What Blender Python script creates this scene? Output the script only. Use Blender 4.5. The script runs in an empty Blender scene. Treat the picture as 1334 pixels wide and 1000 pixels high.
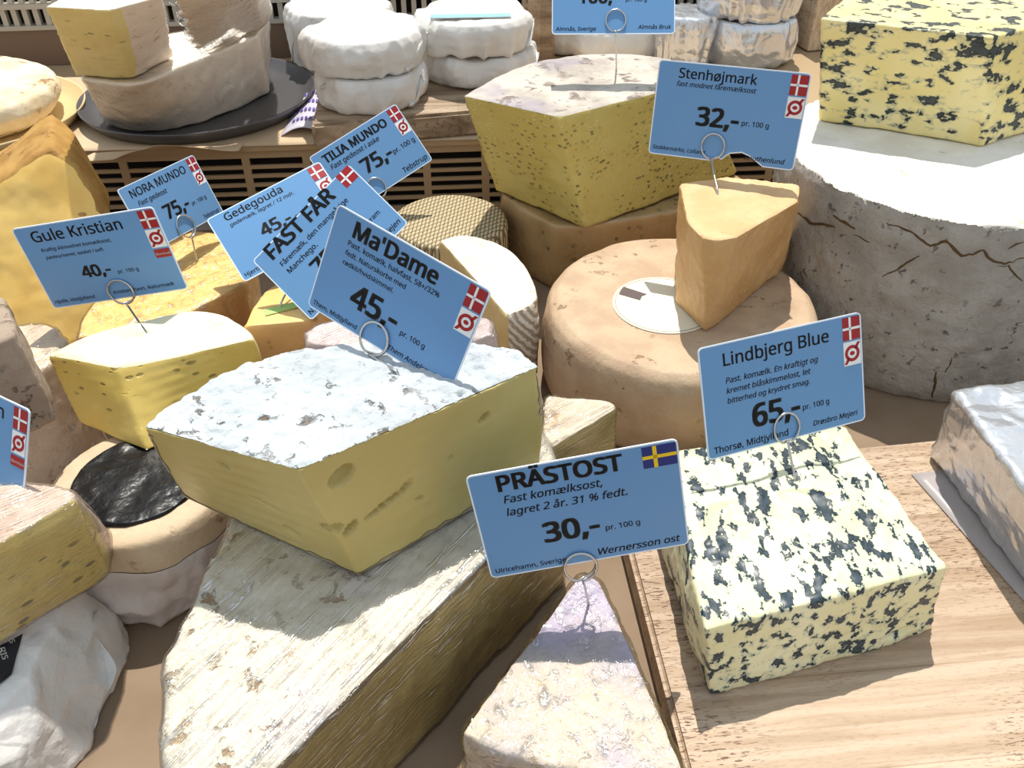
import bpy, bmesh, math, random
import numpy as np
from mathutils import Vector, Matrix, Quaternion
from mathutils.bvhtree import BVHTree

# ------------------------------------------------------------------ camera, sky, sun, exposure
scene = bpy.context.scene
COL = scene.collection
CAM_H, FOC, PITCH = 0.45, 1155.0, math.radians(38)
cam_data = bpy.data.cameras.new('camera')
cam_data.sensor_width = 36.0
cam_data.lens = 36.0 * FOC / 1334.0
cam_data.clip_start = 0.01
cam = bpy.data.objects.new('camera', cam_data)
cam.location = (0, 0, CAM_H)
cam.rotation_euler = (math.radians(90) - PITCH, 0, 0)
COL.objects.link(cam)
scene.camera = cam

world = bpy.data.worlds.new('sky')
scene.world = world
world.use_nodes = True
wn, wl = world.node_tree.nodes, world.node_tree.links
wn.clear()
w_out = wn.new('ShaderNodeOutputWorld')
w_bg = wn.new('ShaderNodeBackground')
w_bg.inputs['Strength'].default_value = 0.80
w_tc = wn.new('ShaderNodeTexCoord')
w_sep = wn.new('ShaderNodeSeparateXYZ')
w_ramp = wn.new('ShaderNodeValToRGB')
cr = w_ramp.color_ramp
cr.elements[0].position = 0.42; cr.elements[0].color = (0.24, 0.21, 0.18, 1)
cr.elements[1].position = 1.0; cr.elements[1].color = (0.62, 0.80, 1.0, 1)
for p_, c_ in ((0.5, (0.84, 0.80, 0.74, 1)), (0.62, (1.0, 0.98, 0.95, 1)), (0.8, (0.86, 0.94, 1.0, 1))):
    e_ = cr.elements.new(p_); e_.color = c_
w_map = wn.new('ShaderNodeMapRange')
w_map.inputs['From Min'].default_value = -1
wl.new(w_tc.outputs['Generated'], w_sep.inputs[0])
wl.new(w_sep.outputs['Z'], w_map.inputs['Value'])
wl.new(w_map.outputs[0], w_ramp.inputs[0])
wl.new(w_ramp.outputs[0], w_bg.inputs['Color'])
wl.new(w_bg.outputs[0], w_out.inputs[0])

SUN_EL, SUN_AZ = math.radians(66), math.radians(0)      # high, from behind the case
sun_data = bpy.data.lights.new('sun', 'SUN')
sun_data.energy = 4.7
sun_data.angle = math.radians(0.6)
sun_data.color = (1.0, 0.95, 0.86)
sun = bpy.data.objects.new('sun', sun_data)
sd = Vector((math.sin(SUN_AZ) * math.cos(SUN_EL), math.cos(SUN_AZ) * math.cos(SUN_EL), math.sin(SUN_EL)))
sun.rotation_euler = sd.to_track_quat('Z', 'Y').to_euler()
sun.location = sd * 3
COL.objects.link(sun)

scene.view_settings.view_transform = 'Standard'
scene.view_settings.look = 'None'
scene.view_settings.gamma = 1
scene.view_settings.use_curve_mapping = False
scene.view_settings.exposure = 0.0

# ------------------------------------------------------------------ geometry helpers
cP, sP = math.cos(PITCH), math.sin(PITCH)
def ray(x, y):
    a, b = (x - 667) / FOC, (500 - y) / FOC
    return np.array([a, cP + b * sP, -sP + b * cP])
def P(x, y, z):                       # where the sight line through a photo point meets height z
    d = ray(x, y)
    return np.array([0, 0, CAM_H]) + d * ((z - CAM_H) / d[2])

def hash3(i, j, k, seed):
    n = (i * 374761393 + j * 668265263 + k * 2147483647 + seed * 974634521) & 0xffffffff
    n = ((n ^ (n >> 13)) * 1274126177) & 0xffffffff
    n = ((n ^ (n >> 16)) * 2246822519) & 0xffffffff
    return ((n ^ (n >> 15)) & 0xffffff) / float(0xffffff) * 2 - 1
def vnoise(p, seed=0):
    i = np.floor(p).astype(np.int64); f = p - i; f = f * f * (3 - 2 * f)
    r = np.zeros(len(p))
    for a in (0, 1):
        for b in (0, 1):
            for c in (0, 1):
                w = (f[:, 0] if a else 1 - f[:, 0]) * (f[:, 1] if b else 1 - f[:, 1]) * (f[:, 2] if c else 1 - f[:, 2])
                r += w * hash3(i[:, 0] + a, i[:, 1] + b, i[:, 2] + c, seed)
    return r
def fbm(p, oct=3, seed=0):
    r = np.zeros(len(p)); a = 1.0
    for o in range(oct):
        r += a * vnoise(p * 2 ** o, seed + o * 17); a *= .5
    return r
def ridge(p, oct=3, seed=0):
    r = np.zeros(len(p)); a = 1.0
    for o in range(oct):
        r += a * (1 - 2 * np.abs(vnoise(p * 2 ** o, seed + o * 17))); a *= .5
    return r - .6

def spline(pts, n=8):                 # smooth open curve through the points
    pts = [np.array(p, float) for p in pts]
    if len(pts) == 2: return pts
    out = []
    q = [2 * pts[0] - pts[1]] + pts + [2 * pts[-1] - pts[-2]]
    for i in range(1, len(q) - 2):
        for t in np.linspace(0, 1, n, endpoint=False):
            a, b, c, d = q[i - 1], q[i], q[i + 1], q[i + 2]
            out.append(.5 * ((2 * b) + (c - a) * t + (2 * a - 5 * b + 4 * c - d) * t * t + (3 * b - a - 3 * c + d) * t ** 3))
    out.append(pts[-1])
    return out
def outline(segs, n=8):               # closed outline from curve segments that meet at corners
    out = []
    for s in segs: out += spline(s, n)[:-1]
    return out
def circle_fit(pts):
    pts = np.array(pts)[:, :2]
    A = np.c_[2 * pts, np.ones(len(pts))]
    s = np.linalg.lstsq(A, (pts ** 2).sum(1), rcond=None)[0]
    return s[:2], math.sqrt(s[2] + s[:2] @ s[:2])
def circle(c, r, z, n=64, a0=0, sy=1.0, rot=0):
    o = []
    for k in range(n):
        a = a0 + 2 * math.pi * k / n
        x, y = r * math.cos(a), r * sy * math.sin(a)
        o.append(np.array([c[0] + x * math.cos(rot) - y * math.sin(rot), c[1] + x * math.sin(rot) + y * math.cos(rot), z]))
    return o

def rings_bm(rings):
    bm = bmesh.new()
    vs = [[bm.verts.new(p) for p in r] for r in rings]
    n = len(rings[0])
    for a, b in zip(vs[:-1], vs[1:]):
        for i in range(n):
            bm.faces.new((a[i], a[(i + 1) % n], b[(i + 1) % n], b[i]))
    bm.faces.new(vs[0][::-1]); bm.faces.new(vs[-1])
    bmesh.ops.recalc_face_normals(bm, faces=bm.faces)
    return bm
def bulge_rings(top, bot, amount, round_=0.0, k=9):   # bottom ring to top ring with a belly and rounded rims
    top, bot = np.array(top), np.array(bot)
    rs = []
    for t in np.linspace(0, 1, k):
        r = bot + (top - bot) * t
        c = r.mean(0)
        e1 = top - np.roll(top, 1, 0); e2 = np.roll(top, -1, 0) - top
        ca = (e1[:, :2] * e2[:, :2]).sum(1) / (np.linalg.norm(e1[:, :2], axis=1) * np.linalg.norm(e2[:, :2], axis=1) + 1e-12)
        wgt = (ca > math.cos(math.radians(28))).astype(float)      # corners of cut faces keep their place
        s = 1 + wgt[:, None] * (amount * math.sin(math.pi * t) - round_ * (abs(2 * t - 1) ** 6))
        r2 = c + (r - c) * s; r2[:, 2] = r[:, 2]
        rs.append(list(r2))
    return rs

class Solid:                          # a dense closed surface that can be carved, roughened and split into parts
    def __init__(self, bm, voxel, smooth=4, factor=.5):
        me = bpy.data.meshes.new('tmp'); bm.to_mesh(me); bm.free()
        ob = bpy.data.objects.new('tmp', me); COL.objects.link(ob)
        m = ob.modifiers.new('r', 'REMESH'); m.mode = 'VOXEL'; m.voxel_size = voxel
        if smooth:
            m = ob.modifiers.new('s', 'SMOOTH'); m.factor = factor; m.iterations = smooth
        bpy.context.view_layer.update()
        dg = bpy.context.evaluated_depsgraph_get()
        m2 = bpy.data.meshes.new_from_object(ob.evaluated_get(dg))
        n = len(m2.vertices)
        self.v = np.empty(n * 3); m2.vertices.foreach_get('co', self.v); self.v = self.v.reshape(-1, 3)
        self.f = [tuple(p.vertices) for p in m2.polygons]
        bpy.data.objects.remove(ob); bpy.data.meshes.remove(me); bpy.data.meshes.remove(m2)
        self.update()
    def update(self):
        f = np.array([(q[0], q[1], q[2], q[3 if len(q) > 3 else 2]) for q in self.f])
        v = self.v
        fn = np.cross(v[f[:, 2]] - v[f[:, 0]], v[f[:, 3]] - v[f[:, 1]])
        z = np.linalg.norm(fn, axis=1) < 1e-14
        if z.any(): fn[z] = np.cross(v[f[z, 1]] - v[f[z, 0]], v[f[z, 2]] - v[f[z, 0]])
        self.fn = fn / (np.linalg.norm(fn, axis=1)[:, None] + 1e-20)
        self.fc = v[f].mean(1)
        vn = np.zeros_like(v)
        for k in range(4): np.add.at(vn, f[:, k], fn)
        self.vn = vn / (np.linalg.norm(vn, axis=1)[:, None] + 1e-20)
    def disp(self, d, lim=None):
        if lim is not None: d = np.clip(d, -lim, lim)
        self.v = self.v + self.vn * d[:, None]; self.update(); return self
    def rough(self, amp, scale, oct=3, seed=0, kind='fbm', mask=None, stretch=(1, 1, 1)):
        fn = fbm if kind == 'fbm' else ridge
        d = amp * fn(self.v * scale * np.array(stretch) + 31.7 + seed, oct, seed)
        if mask is not None: d = d * mask
        return self.disp(d)
    def settle(self, z):              # keep the resting face flat on what carries it
        self.v[:, 2] = np.maximum(self.v[:, 2], z); self.update(); return self
    def even(self, sel, it=8):            # straighten the border between two parts
        e = {}
        fe = {}
        for f, q in zip(self.f, sel):
            for a, b in zip(f, f[1:] + f[:1]):
                k = (min(a, b), max(a, b)); fe.setdefault(k, set()).add(bool(q))
        for (a, b), q in fe.items():
            if len(q) == 2: e.setdefault(a, []).append(b); e.setdefault(b, []).append(a)
        for _ in range(it):
            new = {i: self.v[i] * .4 + .6 * np.mean([self.v[j] for j in nb], 0) for i, nb in e.items() if len(nb) == 2}
            for i, p in new.items(): self.v[i] = p
        self.update()
    def bvh(self): return BVHTree.FromPolygons([Vector(p) for p in self.v], self.f)
    def hit(self, x, y, tree=None):
        tree = tree or self.bvh()
        d = ray(x, y)
        h = tree.ray_cast(Vector((0, 0, CAM_H)), Vector(d).normalized())
        return (np.array(h[0]), np.array(h[1])) if h[0] is not None else (None, None)
    def dimple(self, x, y, a, b, depth, tree, ang=0):
        c, n = self.hit(x, y, tree)
        if c is None: return
        u = np.cross([0, 0, 1], n); u /= np.linalg.norm(u); w = np.cross(n, u)
        u, w = u * math.cos(ang) + w * math.sin(ang), w * math.cos(ang) - u * math.sin(ang)
        d = self.v - c
        r2 = (d @ u / a) ** 2 + (d @ w / b) ** 2
        m = (r2 < 1) & (np.abs(d @ n) < .012) & (self.vn @ n > .2)
        self.v[m] -= n * (depth * np.sqrt(1 - r2[m]))[:, None]
        self.update()
    def part(self, name, sel, mat, parent, off=0.0, label=None):
        fs = self.f if sel is None else [f for f, s in zip(self.f, sel) if s]
        if not fs: return None
        used = sorted({i for f in fs for i in f}); mp = {o: n for n, o in enumerate(used)}
        v = self.v[used] + self.vn[used] * off
        return mesh_obj(name, v, [tuple(mp[i] for i in f) for f in fs], mat, parent, label)

def mesh_obj(name, verts, faces, mat, parent=None, label=None, smooth=True):
    base = np.array(parent.location) if parent is not None else np.zeros(3)
    me = bpy.data.meshes.new(name)
    me.from_pydata([tuple(np.array(v) - base) for v in verts], [], faces)
    if smooth: me.polygons.foreach_set('use_smooth', [True] * len(me.polygons))
    mats = mat if isinstance(mat, (list, tuple)) else [mat]
    for m in mats: me.materials.append(m)
    me.update()
    ob = bpy.data.objects.new(name, me); COL.objects.link(ob)
    if parent is not None: ob.parent = parent
    if label: ob['label'] = label
    return ob
def bm_obj(name, bm, mat, parent=None, label=None, smooth=False):
    me_v = [np.array(v.co) for v in bm.verts]
    bm.verts.index_update()
    fs = [tuple(v.index for v in f.verts) for f in bm.faces]
    bm.free()
    return mesh_obj(name, me_v, fs, mat, parent, label, smooth)
def thing(name, loc, label, cat, group=None):
    o = bpy.data.objects.new(name, None); COL.objects.link(o)
    o.location = tuple(loc); o.empty_display_size = .02
    o['label'] = label; o['category'] = cat
    if group: o['group'] = group
    return o
def box_bm(x0, x1, y0, y1, z0, z1, bev=0.0, bm=None, mtx=None):
    b = bmesh.new()
    g = bmesh.ops.create_cube(b, size=1)
    for v in b.verts:
        v.co = Vector(((x0 + x1) / 2 + v.co.x * (x1 - x0), (y0 + y1) / 2 + v.co.y * (y1 - y0), (z0 + z1) / 2 + v.co.z * (z1 - z0)))
    if bev: bmesh.ops.bevel(b, geom=b.edges[:], offset=bev, segments=2, affect='EDGES')
    if mtx is not None: bmesh.ops.transform(b, matrix=mtx, verts=b.verts[:])
    if bm is None: return b
    me = bpy.data.meshes.new('t'); b.to_mesh(me); b.free(); bm.from_mesh(me); bpy.data.meshes.remove(me)
    return bm
def tube(path, r, n=8):
    path = [np.array(p, float) for p in path]
    vs, fs = [], []
    t0 = path[1] - path[0]; t0 /= np.linalg.norm(t0)
    u = np.cross(t0, [0.3, .2, 1]); u /= np.linalg.norm(u)
    for i, p in enumerate(path):
        t = path[min(i + 1, len(path) - 1)] - path[max(i - 1, 0)]; t = t / np.linalg.norm(t)
        u = u - t * (u @ t); u /= np.linalg.norm(u); w = np.cross(t, u)
        rr = r[i] if hasattr(r, '__len__') else r
        for k in range(n):
            a = 2 * math.pi * k / n
            vs.append(p + rr * (u * math.cos(a) + w * math.sin(a)))
    for i in range(len(path) - 1):
        for k in range(n):
            fs.append((i * n + k, i * n + (k + 1) % n, (i + 1) * n + (k + 1) % n, (i + 1) * n + k))
    fs.append(tuple(range(n))[::-1]); fs.append(tuple((len(path) - 1) * n + k for k in range(n)))
    return vs, fs

# ------------------------------------------------------------------ materials
class NT:
    def __init__(self, name, rough=.5, spec=.5):
        self.m = bpy.data.materials.new(name); self.m.use_nodes = True
        self.n, self.l = self.m.node_tree.nodes, self.m.node_tree.links
        self.b = self.n['Principled BSDF']; self.out = self.n['Material Output']
        self.b.inputs['Roughness'].default_value = rough
        self.b.inputs['Specular IOR Level'].default_value = spec
        self.co = self.n.new('ShaderNodeTexCoord').outputs['Object']
    def put(self, sock, v):
        if isinstance(v, bpy.types.NodeSocket): self.l.new(v, sock)
        elif hasattr(v, '__len__') and len(v) == 3 and sock.type == 'RGBA': sock.default_value = (*v, 1)
        else: sock.default_value = v
    def map(self, sc=(1, 1, 1), rot=(0, 0, 0), loc=(0, 0, 0), src=None):
        k = self.n.new('ShaderNodeMapping'); self.l.new(src or self.co, k.inputs['Vector'])
        k.inputs['Scale'].default_value = sc; k.inputs['Rotation'].default_value = rot; k.inputs['Location'].default_value = loc
        return k.outputs[0]
    def noise(self, scale, detail=3, vec=None, dist=0, rough=.5):
        k = self.n.new('ShaderNodeTexNoise'); self.l.new(vec or self.co, k.inputs['Vector'])
        k.inputs['Scale'].default_value = scale; k.inputs['Detail'].default_value = detail
        k.inputs['Distortion'].default_value = dist; k.inputs['Roughness'].default_value = rough
        return k.outputs['Fac']
    def noisec(self, scale, detail=3, vec=None):
        k = self.n.new('ShaderNodeTexNoise'); self.l.new(vec or self.co, k.inputs['Vector'])
        k.inputs['Scale'].default_value = scale; k.inputs['Detail'].default_value = detail
        return k.outputs['Color']
    def voro(self, scale, vec=None, feature='F1', rnd=1.0):
        k = self.n.new('ShaderNodeTexVoronoi'); self.l.new(vec or self.co, k.inputs['Vector'])
        k.feature = feature; k.inputs['Scale'].default_value = scale; k.inputs['Randomness'].default_value = rnd
        return k.outputs['Distance']
    def wave(self, scale, vec=None, dist=0, detail=2, dscale=1, dir_='X'):
        k = self.n.new('ShaderNodeTexWave'); self.l.new(vec or self.co, k.inputs['Vector'])
        k.bands_direction = dir_
        k.inputs['Scale'].default_value = scale; k.inputs['Distortion'].default_value = dist
        k.inputs['Detail'].default_value = detail; k.inputs['Detail Scale'].default_value = dscale
        return k.outputs['Fac']
    def step(self, f, a, b, lo=0.0, hi=1.0):
        k = self.n.new('ShaderNodeMapRange'); k.interpolation_type = 'SMOOTHSTEP'
        self.put(k.inputs['Value'], f)
        k.inputs['From Min'].default_value = a; k.inputs['From Max'].default_value = b
        k.inputs['To Min'].default_value = lo; k.inputs['To Max'].default_value = hi
        return k.outputs[0]
    def math(self, op, a, b=0.0):
        k = self.n.new('ShaderNodeMath'); k.operation = op
        self.put(k.inputs[0], a); self.put(k.inputs[1], b); return k.outputs[0]
    def mix(self, f, a, b):
        k = self.n.new('ShaderNodeMix'); k.data_type = 'RGBA'
        self.put(k.inputs[0], f); self.put(k.inputs[6], a); self.put(k.inputs[7], b); return k.outputs[2]
    def addv(self, a, b, s):
        k = self.n.new('ShaderNodeVectorMath'); k.operation = 'MULTIPLY_ADD'
        self.l.new(b, k.inputs[0]); k.inputs[1].default_value = (s, s, s); self.l.new(a, k.inputs[2]); return k.outputs[0]
    def bump(self, h, dist=.001, strength=1.0, prev=None):
        k = self.n.new('ShaderNodeBump'); self.put(k.inputs['Height'], h)
        k.inputs['Distance'].default_value = dist; k.inputs['Strength'].default_value = strength
        if prev is not None: self.l.new(prev, k.inputs['Normal'])
        self.l.new(k.outputs[0], self.b.inputs['Normal']); return k.outputs[0]
    def col(self, c): self.put(self.b.inputs['Base Color'], c); return self
def S(r, g, b):                       # sRGB 0..255 to linear
    return tuple(((c / 255 + .055) / 1.055) ** 2.4 if c > 10 else c / 255 / 12.92 for c in (r, g, b))

def plain(name, c, rough=.5, spec=.5, metal=0):
    k = NT(name, rough, spec); k.col(c); k.b.inputs['Metallic'].default_value = metal; return k.m

def paste(name, c, c2, holes=0.0, hscale=120, stretch=(1, 1, 1), hole_c=None, crystals=0.0, rough=.45):
    k = NT(name, rough, .4)
    base = k.mix(k.step(k.noise(14, 4), .35, .65), c, c2)
    base = k.mix(k.step(k.noise(220, 3), .3, .7, 0, .22), base, c2)
    h = k.math('MULTIPLY', k.noise(260, 3), .3)
    if crystals:
        cv = k.math('MULTIPLY', k.step(k.voro(330), .28, .14), k.step(k.noise(22, 2), .60 - crystals * .2, .72 - crystals * .2))
        base = k.mix(k.math('MULTIPLY', cv, .75), base, S(238, 226, 180))
        h = k.math('ADD', h, k.math('MULTIPLY', cv, .5))
    if holes:
        v = k.addv(k.map(stretch), k.noisec(90, 2), .004)
        d = k.voro(hscale, v)
        big = k.step(k.noise(30, 2), .42, .62)
        spot = k.math('MULTIPLY', k.step(d, holes, holes * .55), big)
        base = k.mix(spot, base, hole_c or tuple(x * .38 for x in c))
        h = k.math('SUBTRACT', h, k.math('MULTIPLY', spot, 2.0))
    k.col(base); k.bump(h, .0006, .7)
    k.b.inputs['Subsurface Weight'].default_value = .12
    k.b.inputs['Subsurface Radius'].default_value = (.01, .006, .003)
    k.b.inputs['Subsurface Scale'].default_value = .5
    return k.m

def rind(name, c, c2, spot_c, spots=.5, sscale=70, bumpd=.0012, mold=None, moldamt=0, rough=.75):
    k = NT(name, rough, .25)
    n1 = k.noise(26, 5, rough=.6)
    base = k.mix(k.step(n1, .35, .65), c, c2)
    n2 = k.noise(sscale, 5, dist=.4, rough=.65)
    sp = k.math('MULTIPLY', k.step(n2, .66 - .16 * spots, .74 - .12 * spots), k.step(k.noise(18, 2), .3, .6))
    base = k.mix(sp, base, spot_c)
    if mold:
        mm = k.math('MULTIPLY', k.step(k.noise(12, 4, dist=.3), .5, .68), moldamt)
        base = k.mix(mm, base, mold)
    fine = k.noise(420, 4, rough=.7)
    base = k.mix(k.step(fine, .35, .7, 0, .25), base, c2)
    k.col(base)
    h = k.math('ADD', k.math('MULTIPLY', k.noise(150, 5, rough=.7), 1.0), k.math('MULTIPLY', sp, -1.2))
    k.bump(h, bumpd, .9)
    return k.m

def blue_cheese(name, c, c2, vein, halo, scale, thr, stretch=(1, 1, 1)):
    k = NT(name, .38, .45)
    v = k.addv(k.map(stretch), k.noisec(scale * 3.2, 3), .42 / scale)
    a = k.noise(scale, 2.5, v, rough=.6)
    b = k.noise(scale * .3, 1, k.map((1, 1, 1), loc=(3, 1, 2)))
    t0 = k.math('SUBTRACT', thr + .12, k.math('MULTIPLY', b, .12 * 2))   # more veins in some regions than others
    e = k.math('SUBTRACT', a, t0)
    core = k.step(e, .0, .022)
    hal = k.step(e, -.10, .02)
    inner = k.step(e, .05, .10)
    base = k.mix(k.step(k.noise(20, 4), .35, .65), c, c2)
    base = k.mix(k.math('MULTIPLY', hal, .62), base, halo)
    base = k.mix(core, base, k.mix(k.math('MULTIPLY', inner, .35), vein, tuple(min(1, x * 2.0 + .06) for x in vein)))
    k.col(base)
    h = k.math('SUBTRACT', k.math('MULTIPLY', k.noise(90, 4), .5), k.math('MULTIPLY', core, 1.6))
    k.bump(h, .0012, .8)
    k.b.inputs['Subsurface Weight'].default_value = .1
    k.b.inputs['Subsurface Radius'].default_value = (.008, .006, .003)
    k.b.inputs['Subsurface Scale'].default_value = .5
    return k.m

def film(name, ang, strength=1.0, tint=(1, 1, 1), amount=.09, iso=False):
    k = NT(name)
    k.n.remove(k.b)
    tr = k.n.new('ShaderNodeBsdfTransparent'); tr.inputs[0].default_value = (*tint, 1)
    gl = k.n.new('ShaderNodeBsdfGlossy'); gl.inputs['Roughness'].default_value = .16
    mx = k.n.new('ShaderNodeMixShader')
    fr = k.n.new('ShaderNodeFresnel'); fr.inputs[0].default_value = 1.45
    v = k.addv(k.map((150, 110, 130)), k.noisec(60, 2), 1.2) if iso else k.map((420, 14, 420), src=k.map((1, 1, 1), (0, 0, ang)))
    n1 = k.noise(1, 3, v, dist=.3)
    n2 = k.noise(70, 4, rough=.6)
    h = k.math('ADD', n1, k.math('MULTIPLY', n2, .8))
    bp = k.n.new('ShaderNodeBump'); bp.inputs['Distance'].default_value = .0022; bp.inputs['Strength'].default_value = strength
    k.l.new(h, bp.inputs['Height'])
    k.l.new(bp.outputs[0], gl.inputs['Normal']); k.l.new(bp.outputs[0], fr.inputs['Normal'])
    f = k.math('MINIMUM', k.math('ADD', k.math('MULTIPLY', fr.outputs[0], .9), k.math('MULTIPLY', k.step(n1, .56, .68), amount)), .6)
    k.l.new(f, mx.inputs[0]); k.l.new(tr.outputs[0], mx.inputs[1]); k.l.new(gl.outputs[0], mx.inputs[2])
    k.l.new(mx.outputs[0], k.out.inputs[0])
    return k.m

def foil(name):
    k = NT(name, .24, .5)
    k.b.inputs['Metallic'].default_value = .72
    k.col(k.mix(k.noise(30, 3), (.58, .60, .64), (.80, .82, .86)))
    v = k.addv(k.co, k.noisec(40, 3), .012)
    h = k.math('ADD', k.voro(38, v, 'DISTANCE_TO_EDGE'), k.math('MULTIPLY', k.noise(70, 3, rough=.55), .35))
    k.bump(h, .0045, .6)
    return k.m
def paper(name, c, rough=.45, trans=0.0, bumpd=.002, c2=None):
    k = NT(name, rough, .4)
    k.col(k.mix(k.step(k.noise(18, 3), .3, .7), c, c2 or tuple(x * .88 for x in c)))
    v = k.addv(k.co, k.noisec(25, 2), .03)
    h = k.math('ADD', k.math('MULTIPLY', k.voro(24, v, 'DISTANCE_TO_EDGE'), 1.4), k.noise(45, 4))
    k.bump(h, bumpd, .6)
    if trans:
        k.b.inputs['Transmission Weight'].default_value = 0
        t = k.n.new('ShaderNodeBsdfTransparent'); mx = k.n.new('ShaderNodeMixShader'); mx.inputs[0].default_value = trans
        k.l.new(k.b.outputs[0], mx.inputs[1]); k.l.new(t.outputs[0], mx.inputs[2]); k.l.new(mx.outputs[0], k.out.inputs[0])
    return k.m
def wood(name, c, c2, fleck, ang=0.0, flecks=1.0, grain=1.0):
    k = NT(name, .55, .35)
    v = k.map((1, 1, 1), (0, 0, ang))
    g = k.noise(1, 4, k.map((7, 150, 60), src=v), dist=.5)
    base = k.mix(k.step(g, .35, .68), c, c2)
    pl = k.n.new('ShaderNodeTexBrick')
    k.l.new(v, pl.inputs['Vector'])
    pl.inputs['Scale'].default_value = 1; pl.inputs['Brick Width'].default_value = 3.0; pl.inputs['Row Height'].default_value = .055
    pl.inputs['Mortar Size'].default_value = .0004
    pl.inputs['Color1'].default_value = (.42, .42, .42, 1); pl.inputs['Color2'].default_value = (.7, .7, .7, 1); pl.inputs['Mortar'].default_value = (.3, .3, .3, 1)
    mm = k.n.new('ShaderNodeMix'); mm.data_type = 'RGBA'; mm.blend_type = 'SOFT_LIGHT'
    mm.inputs[0].default_value = .8 * grain
    k.l.new(base, mm.inputs[6]); k.l.new(pl.outputs['Color'], mm.inputs[7]); base = mm.outputs[2]
    f1 = k.noise(1, 2, k.map((210, 1250, 300), src=v))
    fl = k.math('MULTIPLY', k.step(f1, .585, .63), k.step(k.noise(10, 2), .40, .60, .15, flecks))
    base = k.mix(fl, base, fleck)
    k.col(base)
    k.bump(k.math('SUBTRACT', g, k.math('MULTIPLY', fl, .6)), .0006, .5)
    return k.m

M = {}
M['wire'] = plain('steel_wire', (.55, .55, .56), .25, .5, 1)
M['ink'] = plain('black_ink', (.012, .012, .014), .45)
M['red'] = plain('flag_red', S(160, 18, 26), .4)
M['white'] = plain('printed_white', (.82, .84, .86), .4)
M['navy'] = plain('flag_blue', S(20, 40, 120), .4)
M['yellow'] = plain('flag_yellow', S(235, 200, 30), .4)
def card_mat(name, c, tr=.25):
    k = NT(name, .3, .5); k.col(c)
    t = k.n.new('ShaderNodeBsdfTranslucent'); t.inputs[0].default_value = (*c, 1)
    mx = k.n.new('ShaderNodeMixShader'); mx.inputs[0].default_value = tr
    k.l.new(k.b.outputs[0], mx.inputs[1]); k.l.new(t.outputs[0], mx.inputs[2]); k.l.new(mx.outputs[0], k.out.inputs[0])
    return k.m
M['card'] = card_mat('pale_blue_plastic_card', (.175, .385, .69), .22)
M['cardedge'] = plain('white_card_edge', (.75, .84, .95), .4)

# ------------------------------------------------------------------ price signs
def rotvec(w):
    w = Vector(w); return Matrix.Rotation(w.length, 3, w.normalized())
def flat_poly(pts): return [(float(a), float(b)) for a, b in pts]
FONT = None
try:
    import os
    fp_ = os.path.join(bpy.utils.system_resource('DATAFILES'), 'fonts', 'NotoSansHebrew-Regular.woff2')
    if os.path.exists(fp_): FONT = bpy.data.fonts.load(fp_)
except Exception:
    FONT = None
def text_mesh(s, size, bold=0.0, shear=0.0, align='LEFT', sx=1.0):
    cu = bpy.data.curves.new('txt', 'FONT')
    cu.body = s; cu.size = size; cu.shear = shear; cu.align_x = align
    cu.resolution_u = 3
    if FONT: cu.font = FONT
    ob = bpy.data.objects.new('txt', cu); COL.objects.link(ob)
    bpy.context.view_layer.update()
    me = bpy.data.meshes.new_from_object(ob.evaluated_get(bpy.context.evaluated_depsgraph_get()))
    vs = [(v.co.x * sx, v.co.y) for v in me.vertices]; fs = [tuple(p.vertices) for p in me.polygons]
    bpy.data.objects.remove(ob); bpy.data.curves.remove(cu); bpy.data.meshes.remove(me)
    if bold:
        n = len(vs); b = bold * size; v0, f0 = list(vs), list(fs)
        for k, (dx, dy) in enumerate(((b, b * .6), (-b, b * .6), (b, -b * .6), (-b, -b * .6))):
            vs += [(x + dx, y + dy) for x, y in v0]; fs += [tuple(i + n * (k + 1) for i in f) for f in f0]
    return vs, fs

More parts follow.
